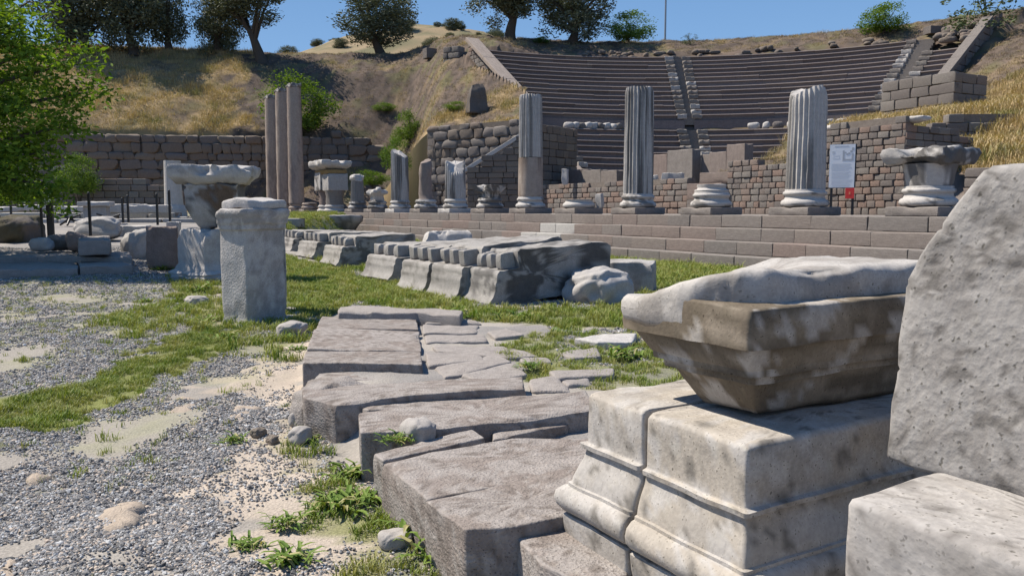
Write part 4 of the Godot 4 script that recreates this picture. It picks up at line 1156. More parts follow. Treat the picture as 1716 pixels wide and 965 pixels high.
	var fn := ["flagstone in the second row behind the upright kerb stone, against the kerb slabs", "thin flagstone in the third row beside the kerb slabs", "long tapering flagstone pointing right into the grass", "flagstone against the third kerb slab, left of the cracked pair", "left one of the cracked pair of flagstones above the raised slab", "flagstone touching the raised right end of the long slab from behind", "flagstone right of the raised end of the long slab", "small flagstone on the grass edge below the nearest fallen cornice", "long narrow flagstone in the grass under the upturned cornice tip", "flagstone farthest right in the grass near the white slab", "smallest flagstone, above the round green plant", "small flagstone in grass just above the longest reddish slab", "flagstone right behind the upright kerb stone, farthest from the viewer"]
	for k in fl.size():
		slab("flagstone", fn[k], fl[k], 0.205, 0.12, {"seg": 0.06, "amp": 0.008, "freq": 7.0, "chip": 0.03, "seed": 80 + k, "vary": 0.12, "corner": 0.03}, M.andesite, "flagstones sunk in the grass")
	slab("white_slab", "thin white marble slab lying in grass behind the upturned cornice", PackedVector2Array([Vector2(0.591, -7.588), Vector2(0.897, -7.887), Vector2(1.239, -7.965), Vector2(1.149, -7.446), Vector2(0.785, -7.377)]), 0.24, 0.1, {"seg": 0.06, "amp": 0.015, "chip": 0.05, "seed": 99, "category": "stone slab"}, M.marble)

	# small stones along the kerb
	var st := [[505, 700, 0.14, "grey rounded stone tucked under the left end of the raised slab"], [500, 728, 0.15, "pale rounded stone lower of the two beside the raised slab"], [700, 727, 0.2, "small grey stone wedged in the gap of the longest slab"], [662, 910, 0.13, "pale pebble lying in weeds below the near slabs"], [430, 724, 0.1, "small dark stone on the sand left of the slabs"], [455, 738, 0.09, "small dark stone nearest the grass tuft on the sand"]]
	for k in st.size():
		var hgt: float = 0.22 if k == 2 else 0.0
		var p := gpos(st[k][0], k)
		solo("river_stone", boulder(st[k][2], st[k][2] * 0.7, st[k][2] * 0.8, 60 + k, {"res": 14}), M.river if k < 4 else M.rubble[1], st[k][3], "stone", p, k * 1.1)
	var bed := [["sandy hump of bare bedrock in the gravel at the lower left", PackedVector2Array([Vector2(-1.979, -3.546), Vector2(-1.983, -3.827), Vector2(-1.86, -3.942), Vector2(-1.737, -3.734), Vector2(-1.714, -3.532), Vector2(-1.822, -3.452)]), 0.028], ["small sandy rock nose in the gravel at the left edge", PackedVector2Array([Vector2(-2.652, -4.193), Vector2(-2.683, -4.391), Vector2(-2.561, -4.371), Vector2(-2.48, -4.25), Vector2(-2.548, -4.136)]), 0.03], ["low bare rock patch in the gravel left of the raised slab", PackedVector2Array([Vector2(-2.513, -5.705), Vector2(-2.618, -6.112), Vector2(-2.426, -6.152), Vector2(-2.254, -5.705), Vector2(-2.336, -5.537)]), 0.018], ["pale flat rock patch close to the raised slab", PackedVector2Array([Vector2(-2.008, -5.441), Vector2(-2.079, -5.884), Vector2(-1.913, -5.921), Vector2(-1.737, -5.705), Vector2(-1.772, -5.348)]), 0.018], ["corner of bare rock at the bottom left of the picture", PackedVector2Array([Vector2(-2.07, -3.057), Vector2(-2.101, -3.22), Vector2(-1.999, -3.175), Vector2(-1.891, -2.957)]), 0.04]]
	for k in bed.size():
		slab("bedrock_patch", bed[k][0], bed[k][1], bed[k][2], 0.12, {"seg": 0.04, "amp": 0.016, "freq": 13.0, "chip": 0.05, "chip_width": 0.1, "seed": 120 + k, "round": 0.05, "corner": 0.06, "category": "rock"}, M.bedrock)

func gpos(_x: float, k: int) -> Vector3:
	var q := [Vector3(-1.423, 0.03, -5.298), Vector3(-1.321, 0.02, -4.91), Vector3(-0.497, 0.235, -4.205), Vector3(-0.507, 0, -3.369), Vector3(-1.642, 0, -5.087), Vector3(-1.502, 0, -4.926)]
	return q[k] - Vector3(0, 0.012, 0)

# ---------- fallen cornices ----------
func make_cornices() -> void:
	# side profile (z outwards, y), swept along x
	var pr := [Vector2(-1.25, 0.02), Vector2(-1.25, 0.66), Vector2(-1.2, 0.7), Vector2(-0.04, 0.7), Vector2(0.0, 0.67), Vector2(0.0, 0.47), Vector2(0.24, 0.45), Vector2(0.3, 0.46), Vector2(0.34, 0.43), Vector2(0.35, 0.38), Vector2(0.35, 0.34), Vector2(0.38, 0.3), Vector2(0.39, 0.2), Vector2(0.43, 0.1), Vector2(0.5, 0.03), Vector2(0.5, 0.0), Vector2(0.4, -0.02), Vector2(0.2, -0.02)]
	# [name, label, where, width, extra turn, roll, length scale, height scale, dark]
	var rows := [
		["cornice block with a broad stained end, nearest in the row of fallen cornices", Vector3(-0.484, 0.12, -11.198), 0.85, 0.0, 0.06, 1.25, 1.0, true],
		["fallen cornice block hanging low in front, second from the near end of the row", Vector3(-1.026, 0.12, -11.873), 0.95, 0.02, 0.1, 1.15, 1.0, false],
		["fallen cornice block with three dark dentils, third from the near end", Vector3(-1.646, 0.12, -13.004), 1.15, -0.03, 0.07, 1.2, 0.97, false],
		["fallen cornice block with a worn front, fourth from the near end", Vector3(-2.582, 0.12, -15.23), 1.3, 0.05, 0.0, 1.3, 0.92, false],
		["fallen cornice block with a broad curved front, standing apart beyond the gap", Vector3(-4.35, 0.12, -19.151), 1.35, -0.02, 0.03, 1.2, 0.95, false],
		["fallen cornice block with a pale curved front, second from the far end", Vector3(-5.741, 0.12, -22.245), 1.5, 0.03, 0.0, 1.5, 0.95, false],
		["dark fallen cornice block with rounded notches, at the far end of the row", Vector3(-7.126, 0.12, -25.042), 1.6, 0.0, -0.02, 1.6, 0.95, true]]
	for k in rows.size():
		var r: Array = rows[k]
		var t := thing("fallen_cornice", r[0], "cornice block", r[1] + Vector3(0, 0.05, 0), SA + r[3], "row of fallen cornices")
		var base := Transform3D(Basis.from_euler(Vector3(r[4], 0, 0)), Vector3(0, 0.0, 0))
		var mb := MB.new()
		var w: float = r[2]
		var cols := 12
		var ring := []
		var m := pr.size()
		# finer outline
		var pts := PackedVector2Array()
		for j in m:
			var a: Vector2 = pr[j]
			var b: Vector2 = pr[(j + 1) % m]
			var cnt := maxi(1, ceili(a.distance_to(b) / 0.1))
			for i in cnt:
				pts.append(a.lerp(b, float(i) / cnt))
		m = pts.size()
		for c in cols + 1:
			var x := lerpf(-w / 2, w / 2, float(c) / cols)
			for j in m:
				var p := Vector3(x, pts[j].y * r[6], (pts[j].x if pts[j].x > 0.0 else pts[j].x * r[5]) - 0.45)
				var s := p + Vector3(k * 7.0, 0, 0)
				var e := 0.03 * maxf(0.0, n3(s * 3.0) * 2.0) * (1.0 if c == 0 or c == cols else 0.3)
				p += Vector3(n3(s * 5.0), n3(s * 5.0 + Vector3(20, 0, 0)), n3(s * 5.0 + Vector3(0, 20, 0))) * (0.02 if pts[j].x > 0.05 else 0.04)
				p.y -= e
				mb.vert(p, stained(s, Color.WHITE, [[SOOT * 2.0 if r[7] else DARK * 1.8, Vector3(3, 3, 3), 0.02 if r[7] else 0.12, 0.12], [Color(1.15, 1.14, 1.12), Vector3(8, 8, 8), 0.2, 0.1]], 0.12))
		for c in cols:
			for j in m:
				var j2 := (j + 1) % m
				mb.quad(c * m + j, (c + 1) * m + j, (c + 1) * m + j2, c * m + j2)
		# rough end faces
		for e in 2:
			var row := 0 if e == 0 else cols * m
			var mid := Vector3((-w if e == 0 else w) / 2.0, 0.36 * r[6], -0.75)
			var prev := []
			for j in m:
				prev.append(mb.vert(mb.v[row + j], mb.c[row + j]))
			for f in [0.94, 0.87, 0.8, 0.7, 0.6, 0.5, 0.4, 0.3, 0.2, 0.1]:
				var cur := []
				for j in m:
					var p := mid.lerp(mb.v[row + j], f)
					var s := p + Vector3(k * 7.0, 0, 0)
					p.x += (n3(s * 3.5) * 0.03 + n3(s * 12.0) * 0.012) * smoothstep(1.0, 0.8, f)
					cur.append(mb.vert(p, stained(s, Color.WHITE, [[SOOT if r[7] else DARK, Vector3(3, 3, 3), 0.04, 0.1]], 0.14)))
				for j in m:
					if e == 0:
						mb.quad(prev[j], prev[(j + 1) % m], cur[(j + 1) % m], cur[j])
					else:
						mb.quad(prev[j], cur[j], cur[(j + 1) % m], prev[(j + 1) % m])
				prev = cur
			var ce := mb.vert(mid)
			for j in m:
				if e == 0:
					mb.tri(prev[j], prev[(j + 1) % m], ce)
				else:
					mb.tri(prev[j], ce, prev[(j + 1) % m])
		part("block", mb.commit(false, true), M.cornice_row, t, base)
		var nd := 3 if k < 4 else 4
		for j in nd:
			var x := -w / 2 + (j + 0.42) * w / nd
			part("dentil", block(w / nd * 0.52, 0.22, 0.24, {"seg": 0.07, "amp": 0.012, "round": 0.015, "chip": 0.06, "seed": k * 5 + j, "cap": 2}), M.cornice_row, t, base * Transform3D(Basis(), Vector3(x, 0.455 * r[6], -0.34)))
	# other fallen pieces near the row
	slab("flat_cornice_slab", "thin flat slab lying behind the row of fallen cornices, below the carved block", PackedVector2Array([Vector2(-2.883, -23.744), Vector2(-1.846, -25.448), Vector2(-0.626, -22.254), Vector2(-0.652, -20.939), Vector2(-1.831, -20.939)]), 0.42, 0.2, {"seg": 0.15, "amp": 0.03, "chip": 0.08, "seed": 3, "category": "stone slab"}, M.cornice)
	slab("long_cornice_slab", "long pale slab with a rough dark edge behind the nearest fallen cornice", PackedVector2Array([Vector2(-0.692, -16.089), Vector2(0.027, -17.887), Vector2(0.623, -17.887), Vector2(0.523, -15.319), Vector2(-0.087, -14.618)]), 0.5, 0.36, {"seg": 0.12, "amp": 0.03, "chip": 0.1, "seed": 5, "category": "stone slab"}, M.cornice)
	slab("flat_stone", "dark edged slab lying between the far fallen cornices and the steps", PackedVector2Array([Vector2(-4.552, -24.802), Vector2(-4.523, -28.049), Vector2(-3.619, -26.877), Vector2(-3.119, -23.024), Vector2(-3.595, -21.483)]), 0.5, 0.34, {"seg": 0.15, "amp": 0.03, "chip": 0.08, "seed": 8, "category": "stone slab"}, M.cornice)
	slab("flat_stone", "second dark edged slab, left of the other one before the steps", PackedVector2Array([Vector2(-5.248, -23.397), Vector2(-5.184, -27.156), Vector2(-4.56, -26.107), Vector2(-3.985, -22.614), Vector2(-4.364, -21.194)]), 0.45, 0.3, {"seg": 0.15, "amp": 0.03, "chip": 0.08, "seed": 9, "category": "stone slab"}, M.cornice)
	solo("carved_block", stone(rect(-0.95, -0.5, 0.95, 0.5), [[0.0, 0.0], [0.02, 0.1], [-0.05, 0.14], [-0.12, 0.4], [-0.2, 0.52], [-0.26, 0.56]], {"seg": 0.08, "amp": 0.06, "freq": 5.0, "chip": 0.15, "chip_width": 0.15, "seed": 14}), M.marble, "weathered carved block with sloping sides lying against the lowest step", "stone block", Vector3(-2.284, 0.12, -29.102) + Vector3(0, 0.02, 0), SA + 1.25)
	solo("hewn_block", block(1.1, 0.52, 0.72, {"seg": 0.07, "amp": 0.012, "chip": 0.1, "chip_width": 0.1, "seed": 16, "stains": [[DARK * 2.0, Vector3(3, 3, 3), 0.1, 0.12]]}), M.cornice, "squared grey block with a chipped face on the lawn right of the fallen cornices", "stone block", Vector3(1.762, 0.12, -13.004), -0.25)
	solo("white_boulder", boulder(1.0, 0.62, 0.8, 21, {"res": 30}), M.marble_rough, "white broken boulder beside the nearest fallen cornice", "boulder", Vector3(1.254, 0.12, -11.058) + Vector3(0, -0.03, -0.3), 0.7)
	solo("broken_lump", boulder(0.5, 0.5, 0.5, 26, {"res": 18, "stains": [[SOOT, Vector3(3, 3, 3), -0.1, 0.1]]}), M.marble_rough, "small dark lump between the white boulder and the nearest cornice", "boulder", Vector3(1.007, 0.12, -12.284) + Vector3(0, 0, -0.2), 0.7)

# ---------- left group ----------
func make_left() -> void:
	var lich := [[DARK * 1.9, Vector3(2.6, 2.0, 2.6), 0.08, 0.14], [Color(1.1, 1.09, 1.07), Vector3(6, 6, 6), 0.2, 0.1]]
	var at := Vector3(-3.3, 0.03, -9.785)
	# stele: six sided, moulded head, chipped front edge
	var sp := PackedVector2Array([Vector2(-0.29, 0.06), Vector2(-0.2, 0.24), Vector2(0.25, 0.26), Vector2(0.3, 0.12), Vector2(0.3, -0.34), Vector2(-0.28, -0.34)])
	var st := thing("marble_stele", "tall weathered marble stele with moulded head and chipped shoulder standing in the grass", "stele", at + Vector3(0, -0.03, -0.22), -0.5)
	part("body", stone(sp, [[0.03, 0.0], [0.035, 0.05], [0.015, 0.1], [0.0, 0.14], [-0.004, 1.15], [0.0, 1.2], [0.02, 1.22], [0.02, 1.27], [0.035, 1.29], [0.04, 1.36], [0.055, 1.38], [0.06, 1.45], [0.04, 1.47]], {"seg": 0.045, "amp": 0.01, "freq": 7.0, "chip": 0.09, "chip_width": 0.12, "stains": lich, "crisp": true, "seed": 5}), M.marble, st)
	part("cap", stone(PackedVector2Array([Vector2(-0.34, 0.06), Vector2(-0.23, 0.2), Vector2(0.27, 0.22), Vector2(0.33, 0.08), Vector2(0.32, -0.36), Vector2(-0.32, -0.36)]), [[-0.02, 0.0], [0.0, 0.015], [0.0, 0.075], [-0.02, 0.095]], {"seg": 0.05, "amp": 0.02, "chip": 0.08, "chip_width": 0.15, "seed": 6, "warp": func(p): return p + Vector3(0, (0.05 - 0.16 * absf(p.x - 0.05)) * smoothstep(0.03, 0.09, p.y), 0)}), M.marble, st, Transform3D(Basis(), Vector3(0.0, 1.46, -0.02)))
	solo("narrow_stele", block(0.3, 1.45, 0.4, {"seg": 0.07, "amp": 0.02, "chip": 0.12, "stains": lich, "seed": 9}), M.cornice, "narrow dark upright stone hidden behind the right side of the tall stele", "stele", at + Vector3(0.1, -0.02, -1.0), 0.3)
	solo("foot_stone", boulder(0.34, 0.16, 0.3, 31), M.river, "flat grey stone on the ground left of the tall stele", "stone", Vector3(-4.608, 0.06, -11.703), 0.4)
	solo("foot_stone", boulder(0.36, 0.2, 0.3, 33), M.river, "grey stone in the shadow at the right foot of the tall stele", "stone", Vector3(-2.467, 0.03, -8.904), 1.4)
	slab("foot_slab", "thin pale slab in the grass just right of the tall stele", PackedVector2Array([Vector2(-3.326, -10.979), Vector2(-3.11, -11.391), Vector2(-2.761, -10.474), Vector2(-2.902, -10.013)]), 0.1, 0.12, {"seg": 0.06, "amp": 0.01, "category": "stone slab"}, M.cornice)
	# pedestal and the inverted pier block on it
	var pa := Vector3(-5.848, 0.1, -14.948) + Vector3(0.1, 0, -0.5)
	var pd := thing("marble_pedestal", "white moulded pedestal with a broken upper edge behind the tall stele", "pedestal", pa, SA + 0.35)
	part("body", stone(rect(-0.5, -0.45, 0.5, 0.45), [[0.16, 0.0], [0.165, 0.1], [0.13, 0.12], [0.14, 0.16], [0.1, 0.2], [0.06, 0.22], [0.04, 0.28], [0.0, 0.34], [0.0, 0.95], [-0.02, 1.0]], {"seg": 0.06, "amp": 0.015, "chip": 0.16, "chip_width": 0.25, "crisp": true, "seed": 8, "stains": [[DARK * 2.4, Vector3(2, 2, 2), 0.14, 0.1]]}), M.marble, pd)
	var cb := thing("inverted_capital_block", "dark hollowed block with a broad broken slab top balanced on the white pedestal", "stone block", pa + Vector3(0.06, 1.0, 0), 0.15)
	part("neck", stone(rect(-0.42, -0.4, 0.5, 0.4), [[-0.18, 0.0], [-0.08, 0.2], [0.0, 0.4], [0.02, 0.8], [0.06, 0.85]], {"seg": 0.07, "amp": 0.03, "chip": 0.1, "seed": 11, "stains": [[SOOT * 1.4, Vector3(1.6, 1.2, 1.6), -0.2, 0.14], [Color(0.4, 0.27, 0.17), Vector3(3, 2, 3), 0.2, 0.1]]}), M.cornice, cb)
	part("slab_top", stone(rect(-0.72, -0.6, 0.8, 0.55), [[-0.14, 0.0], [-0.06, 0.1], [-0.02, 0.14], [0.0, 0.28], [-0.03, 0.36]], {"seg": 0.06, "amp": 0.02, "chip": 0.22, "chip_width": 0.25, "seed": 19, "stains": [[DARK * 2.0, Vector3(3, 5, 3), 0.1, 0.12]]}), M.marble, cb, Transform3D(Basis(), Vector3(0, 0.83, 0)))
	# stones standing behind, right to left
	var up := [
		["upright_stone", "brown upright slab standing left of the white pedestal", Vector3(-7.125, 0.3, -16.212), 0.6, 0.85, 0.3, M.step[3], 0.3],
		["upright_stone", "pale upright slab edge between the brown slab and the white pedestal", Vector3(-7.018, 0.3, -16.559), 0.22, 0.95, 0.55, M.marble, 0.2],
		["upright_stone", "grey squared block behind the small white boulder", Vector3(-10.365, 0.34, -22.135), 0.62, 0.72, 0.5, M.marble, 0.1],
		["upright_stone", "narrow grey upright slab, left end of the stone row", Vector3(-11.518, 0.34, -23.526), 0.5, 0.7, 0.4, M.cornice, 0.0]]
	for k in up.size():
		var u: Array = up[k]
		solo(u[0], block(u[3], u[4], u[5], {"seg": 0.07, "amp": 0.02, "chip": 0.12, "chip_width": 0.12, "seed": 50 + k, "stains": [[DARK * 2.5, Vector3(2, 2, 2), 0.1, 0.12]]}), u[6], u[1], "stone block", u[2] + Vector3(0, -0.04, -0.2), u[7], "stones in a row by the path")
	solo("white_boulder", boulder(0.62, 0.8, 0.5, 55, {"res": 22}), M.marble_rough, "small white angular boulder leaning before the brown upright slab", "boulder", Vector3(-8.495, 0.3, -18.324) + Vector3(0, -0.02, 0), 0.8)
	# kerb steps of the raised terrace
	var ks := [["low_kerb", "pale worn kerb step at the left edge, the lower one", PackedVector2Array([Vector2(-11.874, -17.444), Vector2(-10.072, -18.614), Vector2(-8.014, -14.831), Vector2(-9.499, -13.935)]), 0.4, 0.2], ["low_kerb", "dark flat kerb step right of the lower worn step", PackedVector2Array([Vector2(-9.471, -17.546), Vector2(-8.156, -17.105), Vector2(-7.251, -15.366), Vector2(-8.007, -14.862)]), 0.42, 0.2], ["low_kerb", "flat upper kerb step below the sign posts", PackedVector2Array([Vector2(-12.537, -18.439), Vector2(-11.071, -18.733), Vector2(-8.515, -17.878), Vector2(-7.536, -15.936), Vector2(-9.687, -16.381), Vector2(-10.558, -15.514)]), 0.53, 0.24], ["low_kerb", "long dark block lying behind the small rocks on the terrace", PackedVector2Array([Vector2(-9.974, -18.523), Vector2(-9.261, -18.523), Vector2(-7.966, -15.973), Vector2(-8.439, -15.664)]), 0.86, 0.3]]
	for k in ks.size():
		slab(ks[k][0], ks[k][1], ks[k][2], ks[k][3], ks[k][4], {"seg": 0.1, "amp": 0.02, "chip": 0.06, "seed": 70 + k, "category": "kerb"}, M.andesite)
	var rk := [[Vector3(-10.109, 0.62, -17.319), 0.42, 0.3, "leftmost of three small rocks on the kerb", M.marble], [Vector3(-9.98, 0.62, -17.872), 0.6, 0.34, "middle brown rock of the three on the kerb", M.step[1]], [Vector3(-9.511, 0.62, -17.591), 0.55, 0.42, "rightmost, tilted brown rock of the three on the kerb", M.step[0]]]
	for k in 3:
		solo("kerb_rock", boulder(rk[k][1], rk[k][2], 0.4, 81 + k, {"res": 14}), rk[k][4], rk[k][3], "rock", rk[k][0] + Vector3(0, -0.03, 0), k * 0.9)
	solo("dark_mound", boulder(1.35, 0.95, 1.2, 91, {"res": 26, "stains": [[Color(0.6, 0.6, 0.4), Vector3(2, 2, 2), 0.0, 0.2]]}), M.rubble[2], "dark mossy mound of rock in tree shade at the left edge", "rock", Vector3(-13.617, 0.5, -21.483) + Vector3(0, -0.05, -0.5), 0.0)
	# far terrace: marble courses
	var far := [[Vector3(-19.908, 1.353, -33), 12.0, 0.3, "long low course of white marble blocks far left, the upper one"], [Vector3(-15.457, 1.097, -30), 15.0, 0.3, "long low course of white marble blocks far left, the lower one"], [Vector3(-13.793, 1.179, -33.5), 9.0, 0.3, "marble course continuing behind the white pedestal"]]
	for k in 3:
		var w := thing("marble_course", far[k][3], "wall", far[k][0] - Vector3(far[k][1] / 2, 0.3, 0), 0.02)
		masonry(w, Transform3D(), far[k][1], 0.0, func(_q): return 0.45, 0.34, 1.0, 2.0, [M.marble, M.cornice], 60 + k, {"depth": 0.8, "name": "marble_block", "gap": 0.03})
	var fs := [[Vector3(-18.528, 1.542, -31.5), 1.1, 0.24, 0.7], [Vector3(-16.911, 1.495, -31), 1.5, 0.22, 0.7], [Vector3(-15.383, 1.45, -32), 1.6, 0.36, 0.8], [Vector3(-14.345, 1.45, -32), 1.5, 0.32, 0.8], [Vector3(-19.599, 1.496, -31.5), 1.7, 0.2, 0.8]]
	var fn := ["small pale slab on the upper marble course left of the sign", "pale slab on the upper marble course right of the sign", "thick pale slab with a bright top right of the capped plinth", "broken pale slab on the course close to the white column", "long thin pale slab at the far left edge"]
	for k in fs.size():
		solo("pale_slab", block(fs[k][1], fs[k][2], fs[k][3], {"seg": 0.15, "amp": 0.02, "chip": 0.08, "seed": 90 + k}), M.marble, fn[k], "stone slab", Vector3(fs[k][0].x, fs[k][0].y - 0.12, fs[k][0].z), 0.05 * k)
	var pl := thing("capped_plinth", "square grey plinth with a projecting pale cap on the far terrace", "plinth", Vector3(-14.906, 0.96, -29) + Vector3(0, -0.05, 0), 0.3)
	part("shaft", block(0.75, 0.68, 0.75, {"seg": 0.1, "amp": 0.012, "chip": 0.06}), M.cornice, pl)
	part("cap", block(1.05, 0.17, 1.05, {"seg": 0.12, "amp": 0.015, "chip": 0.06}), M.marble, pl, Transform3D(Basis(), Vector3(0, 0.675, 0)))
	solo("half_drum", boulder(1.25, 0.6, 0.8, 97, {"res": 18}), M.cornice, "half buried rounded grey drum on the grass of the far terrace", "stone", Vector3(-11.346, 0.8, -22.08) + Vector3(0, -0.08, 0), 0.0)
	var wc := thing("white_column_drum", "slender white column with a moulded foot rising behind the white pedestal", "column", Vector3(-15.054, 1.344, -36), 0.0)
	part("shaft", lathe([[0.42, 0.3], [0.4, 0.4], [0.37, 1.2], [0.36, 2.28]], 36, {"amp": 0.02, "flutes": 20, "depth": 0.02}), M.marble, wc)
	part("foot", lathe([[0.55, -0.3], [0.56, 0.0], [0.52, 0.06], [0.54, 0.14], [0.48, 0.2], [0.46, 0.3], [0.42, 0.32]], 36, {"amp": 0.015}), M.marble, wc)

# ---------- signs, posts ----------
func post(called: String, h: float, w: float, m: Material, parent: Node, at: Vector3) -> void:
	part(called, box_mesh(Vector3(-w / 2, 0, -w / 2), Vector3(w / 2, h, w / 2)), m, parent, Transform3D(Basis(), at))

func make_signs() -> void:
	var at := O + BK * 4.6 + U * 1.7 + Vector3(0, 1.31, 0)
	var s := thing("information_board", "white information board with a drawing and a red square on two black posts", "sign", at, SA * 0.42)
	post("post", 2.0, 0.07, M.black, s, Vector3(-0.27, 0, -0.05))
	post("post", 2.0, 0.07, M.black, s, Vector3(0.31, 0, -0.05))
	part("back_plate", box_mesh(Vector3(-0.35, 0.78, -0.02), Vector3(0.37, 2.02, 0.02)), M.black, s)
	var pn := part("panel", box_mesh(Vector3(-0.345, 0.785, 0.021), Vector3(0.335, 2.015, 0.03)), M.panel, s)
	var rs := part("red_square", box_mesh(Vector3(0.11, 0.47, 0.0), Vector3(0.345, 0.775, 0.03)), M.red, s)
	part("emblem", box_mesh(Vector3(0.205, 0.59, 0.031), Vector3(0.245, 0.66, 0.034)), plain(Color(0.75, 0.25, 0.12)), rs)
	var ink := MB.new()
	rng.seed = 3
	ink.box(Vector3(-0.22, 1.955, 0.031), Vector3(0.16, 1.968, 0.033))
	# plan drawing: a notched grey court beside a lighter plan
	for b in [[0.0, 1.55, 0.29, 1.6], [0.0, 1.6, 0.05, 1.84], [0.24, 1.6, 0.29, 1.75], [0.05, 1.76, 0.1, 1.8], [0.1, 1.71, 0.15, 1.76], [0.15, 1.73, 0.2, 1.78], [0.2, 1.78, 0.26, 1.84], [0.24, 1.84, 0.3, 1.92]]:
		ink.box(Vector3(b[0], b[1], 0.031), Vector3(b[2], b[3], 0.033))
	part("plan_drawing", ink.commit(true, true), M.grey_ink, pn)
	var ln := MB.new()
	for b in [[-0.28, 1.76, -0.22, 1.83], [-0.25, 1.7, -0.1, 1.703], [-0.25, 1.62, -0.08, 1.623], [-0.25, 1.6, -0.247, 1.72], [-0.1, 1.6, -0.097, 1.72]]:
		ln.box(Vector3(b[0], b[1], 0.031), Vector3(b[2], b[3], 0.033))
	for k in 15:
		var y := 1.46 - k * 0.042 - (0.02 if k > 4 else 0.0) - (0.02 if k > 9 else 0.0)
		ln.box(Vector3(-0.29, y, 0.031), Vector3(0.28 - rng.randf() * 0.12, y + 0.01, 0.033))
	part("text_lines", ln.commit(true, true), plain(Color(0.55, 0.57, 0.6)), pn)
	# sign and fence posts at the left
	var g := Vector3(-11.475, 0.63, -19.873)
	s = thing("black_sign_post", "black double post with a small white notice at the left", "sign", g, 0.15)
	post("post", 1.3, 0.05, M.black, s, Vector3(-0.1, 0, 0))
	post("post", 1.28, 0.1, M.black, s, Vector3(0.12, 0, 0))
	post("post", 0.95, 0.04, M.black, s, Vector3(0.0, 0, -0.1))
	part("notice_frame", box_mesh(Vector3(-0.09, 0.98, 0.03), Vector3(0.2, 1.3, 0.06)), M.black, s)
	part("notice", box_mesh(Vector3(-0.06, 1.0, 0.061), Vector3(0.17, 1.24, 0.068)), M.panel, s)
	var po := [[Vector3(-10.809, 0.75, -20.668), 1.1, "black fence post in front of the capped plinth"], [Vector3(-12.528, 1.24, -26), 0.55, "short black post, left one of the pair behind the stone row"], [Vector3(-12.117, 1.263, -25.5), 0.6, "short black post, right one of the pair behind the stone row"], [Vector3(-10.759, 1.198, -24.5), 0.7, "short black post above the brown upright slab"], [Vector3(-10.166, 1.238, -24), 0.75, "short black post just left of the white pedestal"], [Vector3(-17.362, 1.45, -28), 0.75, "black post carrying a rail at the far left edge"]]
	for p in po:
		var f := thing("fence_post", p[2], "post", p[0] - Vector3(0, 0.2, 0), 0.0)
		post("shaft", p[1] + 0.2, 0.055, M.black, f, Vector3.ZERO)
		part("knob", lathe([[0.03, 0.0], [0.035, 0.02], [0.03, 0.05], [0.01, 0.06]], 10, {"amp": 0.0}), M.black, f, Transform3D(Basis(), Vector3(0, p[1] + 0.2, 0)))
	var rl := MB.new()
	rl.tube([Vector3(-18.087, 2.065, -28), Vector3(-17.331, 1.963, -28), Vector3(-16.761, 1.84, -28)], [0.03, 0.03, 0.03], 6)
	solo("hand_rail", rl.commit(), M.black, "thin black rail sloping down at the far left edge", "rail")
	for p in [[Vector3(-16.75, 1, -30.615), "spidery black metal trestle on the grass left of the plinth"], [Vector3(-13.892, 1, -27.828), "spidery black metal trestle right of the plinth"]]:
		var x := MB.new()
		for q in [[Vector3(-0.42, 0, -0.1), Vector3(0.4, 0.36, 0.1)], [Vector3(0.3, 0, -0.12), Vector3(-0.4, 0.38, 0.08)], [Vector3(0.05, 0, 0.3), Vector3(-0.05, 0.28, -0.2)]]:
			x.tube([q[0], q[0].lerp(q[1], 0.5) + Vector3(0, 0.05, 0), q[1]], [0.035, 0.05, 0.03], 6)
		var o := solo("metal_trestle", x.commit(), M.black, p[1], "trestle", Vector3(-15.319, 1.038, -28) if p[1].contains("left") else Vector3(-13.706, 1.046, -27.5))
		o.position.y -= 0.1
	var lp := thing("lamp_pole", "slim grey pole rising from the hilltop above the theatre", "pole", Vector3(13.739, 16.882, -74) + Vector3(0, -0.6, 0))
	part("pole", lathe([[0.1, 0.0], [0.09, 0.1], [0.08, 4.0], [0.06, 8.0]], 10, {"amp": 0.0}), M.steel, lp)
	part("foot_plate", box_mesh(Vector3(-0.2, -0.1, -0.2), Vector3(0.2, 0.05, 0.2)), M.steel, lp)
	solo("hill_block", block(0.95, 0.85, 0.9, {"seg": 0.2, "amp": 0.02}), M.ashlar[5], "dark cube of stone on the slope left of the theatre top", "stone block", on_hill(Vector3(-6.197, 12.803, -62)), 0.5)
	var hp := thing("stub_wall", "short grey wall stub at the top of the left theatre side wall", "wall", on_hill(Vector3(-5.044, 12.011, -60)), -0.5)
	masonry(hp, Transform3D(), 1.5, -0.6, func(_q): return 1.6, 0.5, 0.7, 0.9, [M.ashlar[4], M.ashlar[2]], 44, {"depth": 0.8})
	solo("hill_block", block(1.2, 0.55, 0.8, {"seg": 0.2, "amp": 0.02}), M.ashlar[5], "dark block on the grassy top above the right seat wedge", "stone block", on_hill(Vector3(34.781, 15.63, -68)), 0.2)
	solo("standing_rock", stone(rect(-0.6, -0.4, 0.6, 0.4), [[0.1, 0.0], [0.0, 0.6], [-0.1, 1.3], [-0.28, 1.9]], {"seg": 0.14, "amp": 0.09, "freq": 2.5, "chip": 0.2, "chip_width": 0.3}), M.rubble[2], "jagged dark standing rock on the slope beside the theatre side wall", "rock", on_hill(Vector3(-2.114, 7.327, -50)), 0.3)

func on_hill(p: Vector3) -> Vector3:
	# where a thing seen over that spot stands on the slope
	var eye := Vector3(0, 1.45, 0)
	var d := (p - eye)
	for k in 120:
		var q := eye + d * (0.8 + k * 0.005)
		if gy(q.x, q.z) > q.y:
			return Vector3(q.x, gy(q.x, q.z) - 0.08, q.z)
	return Vector3(p.x, gy(p.x, p.z) - 0.08, p.z)

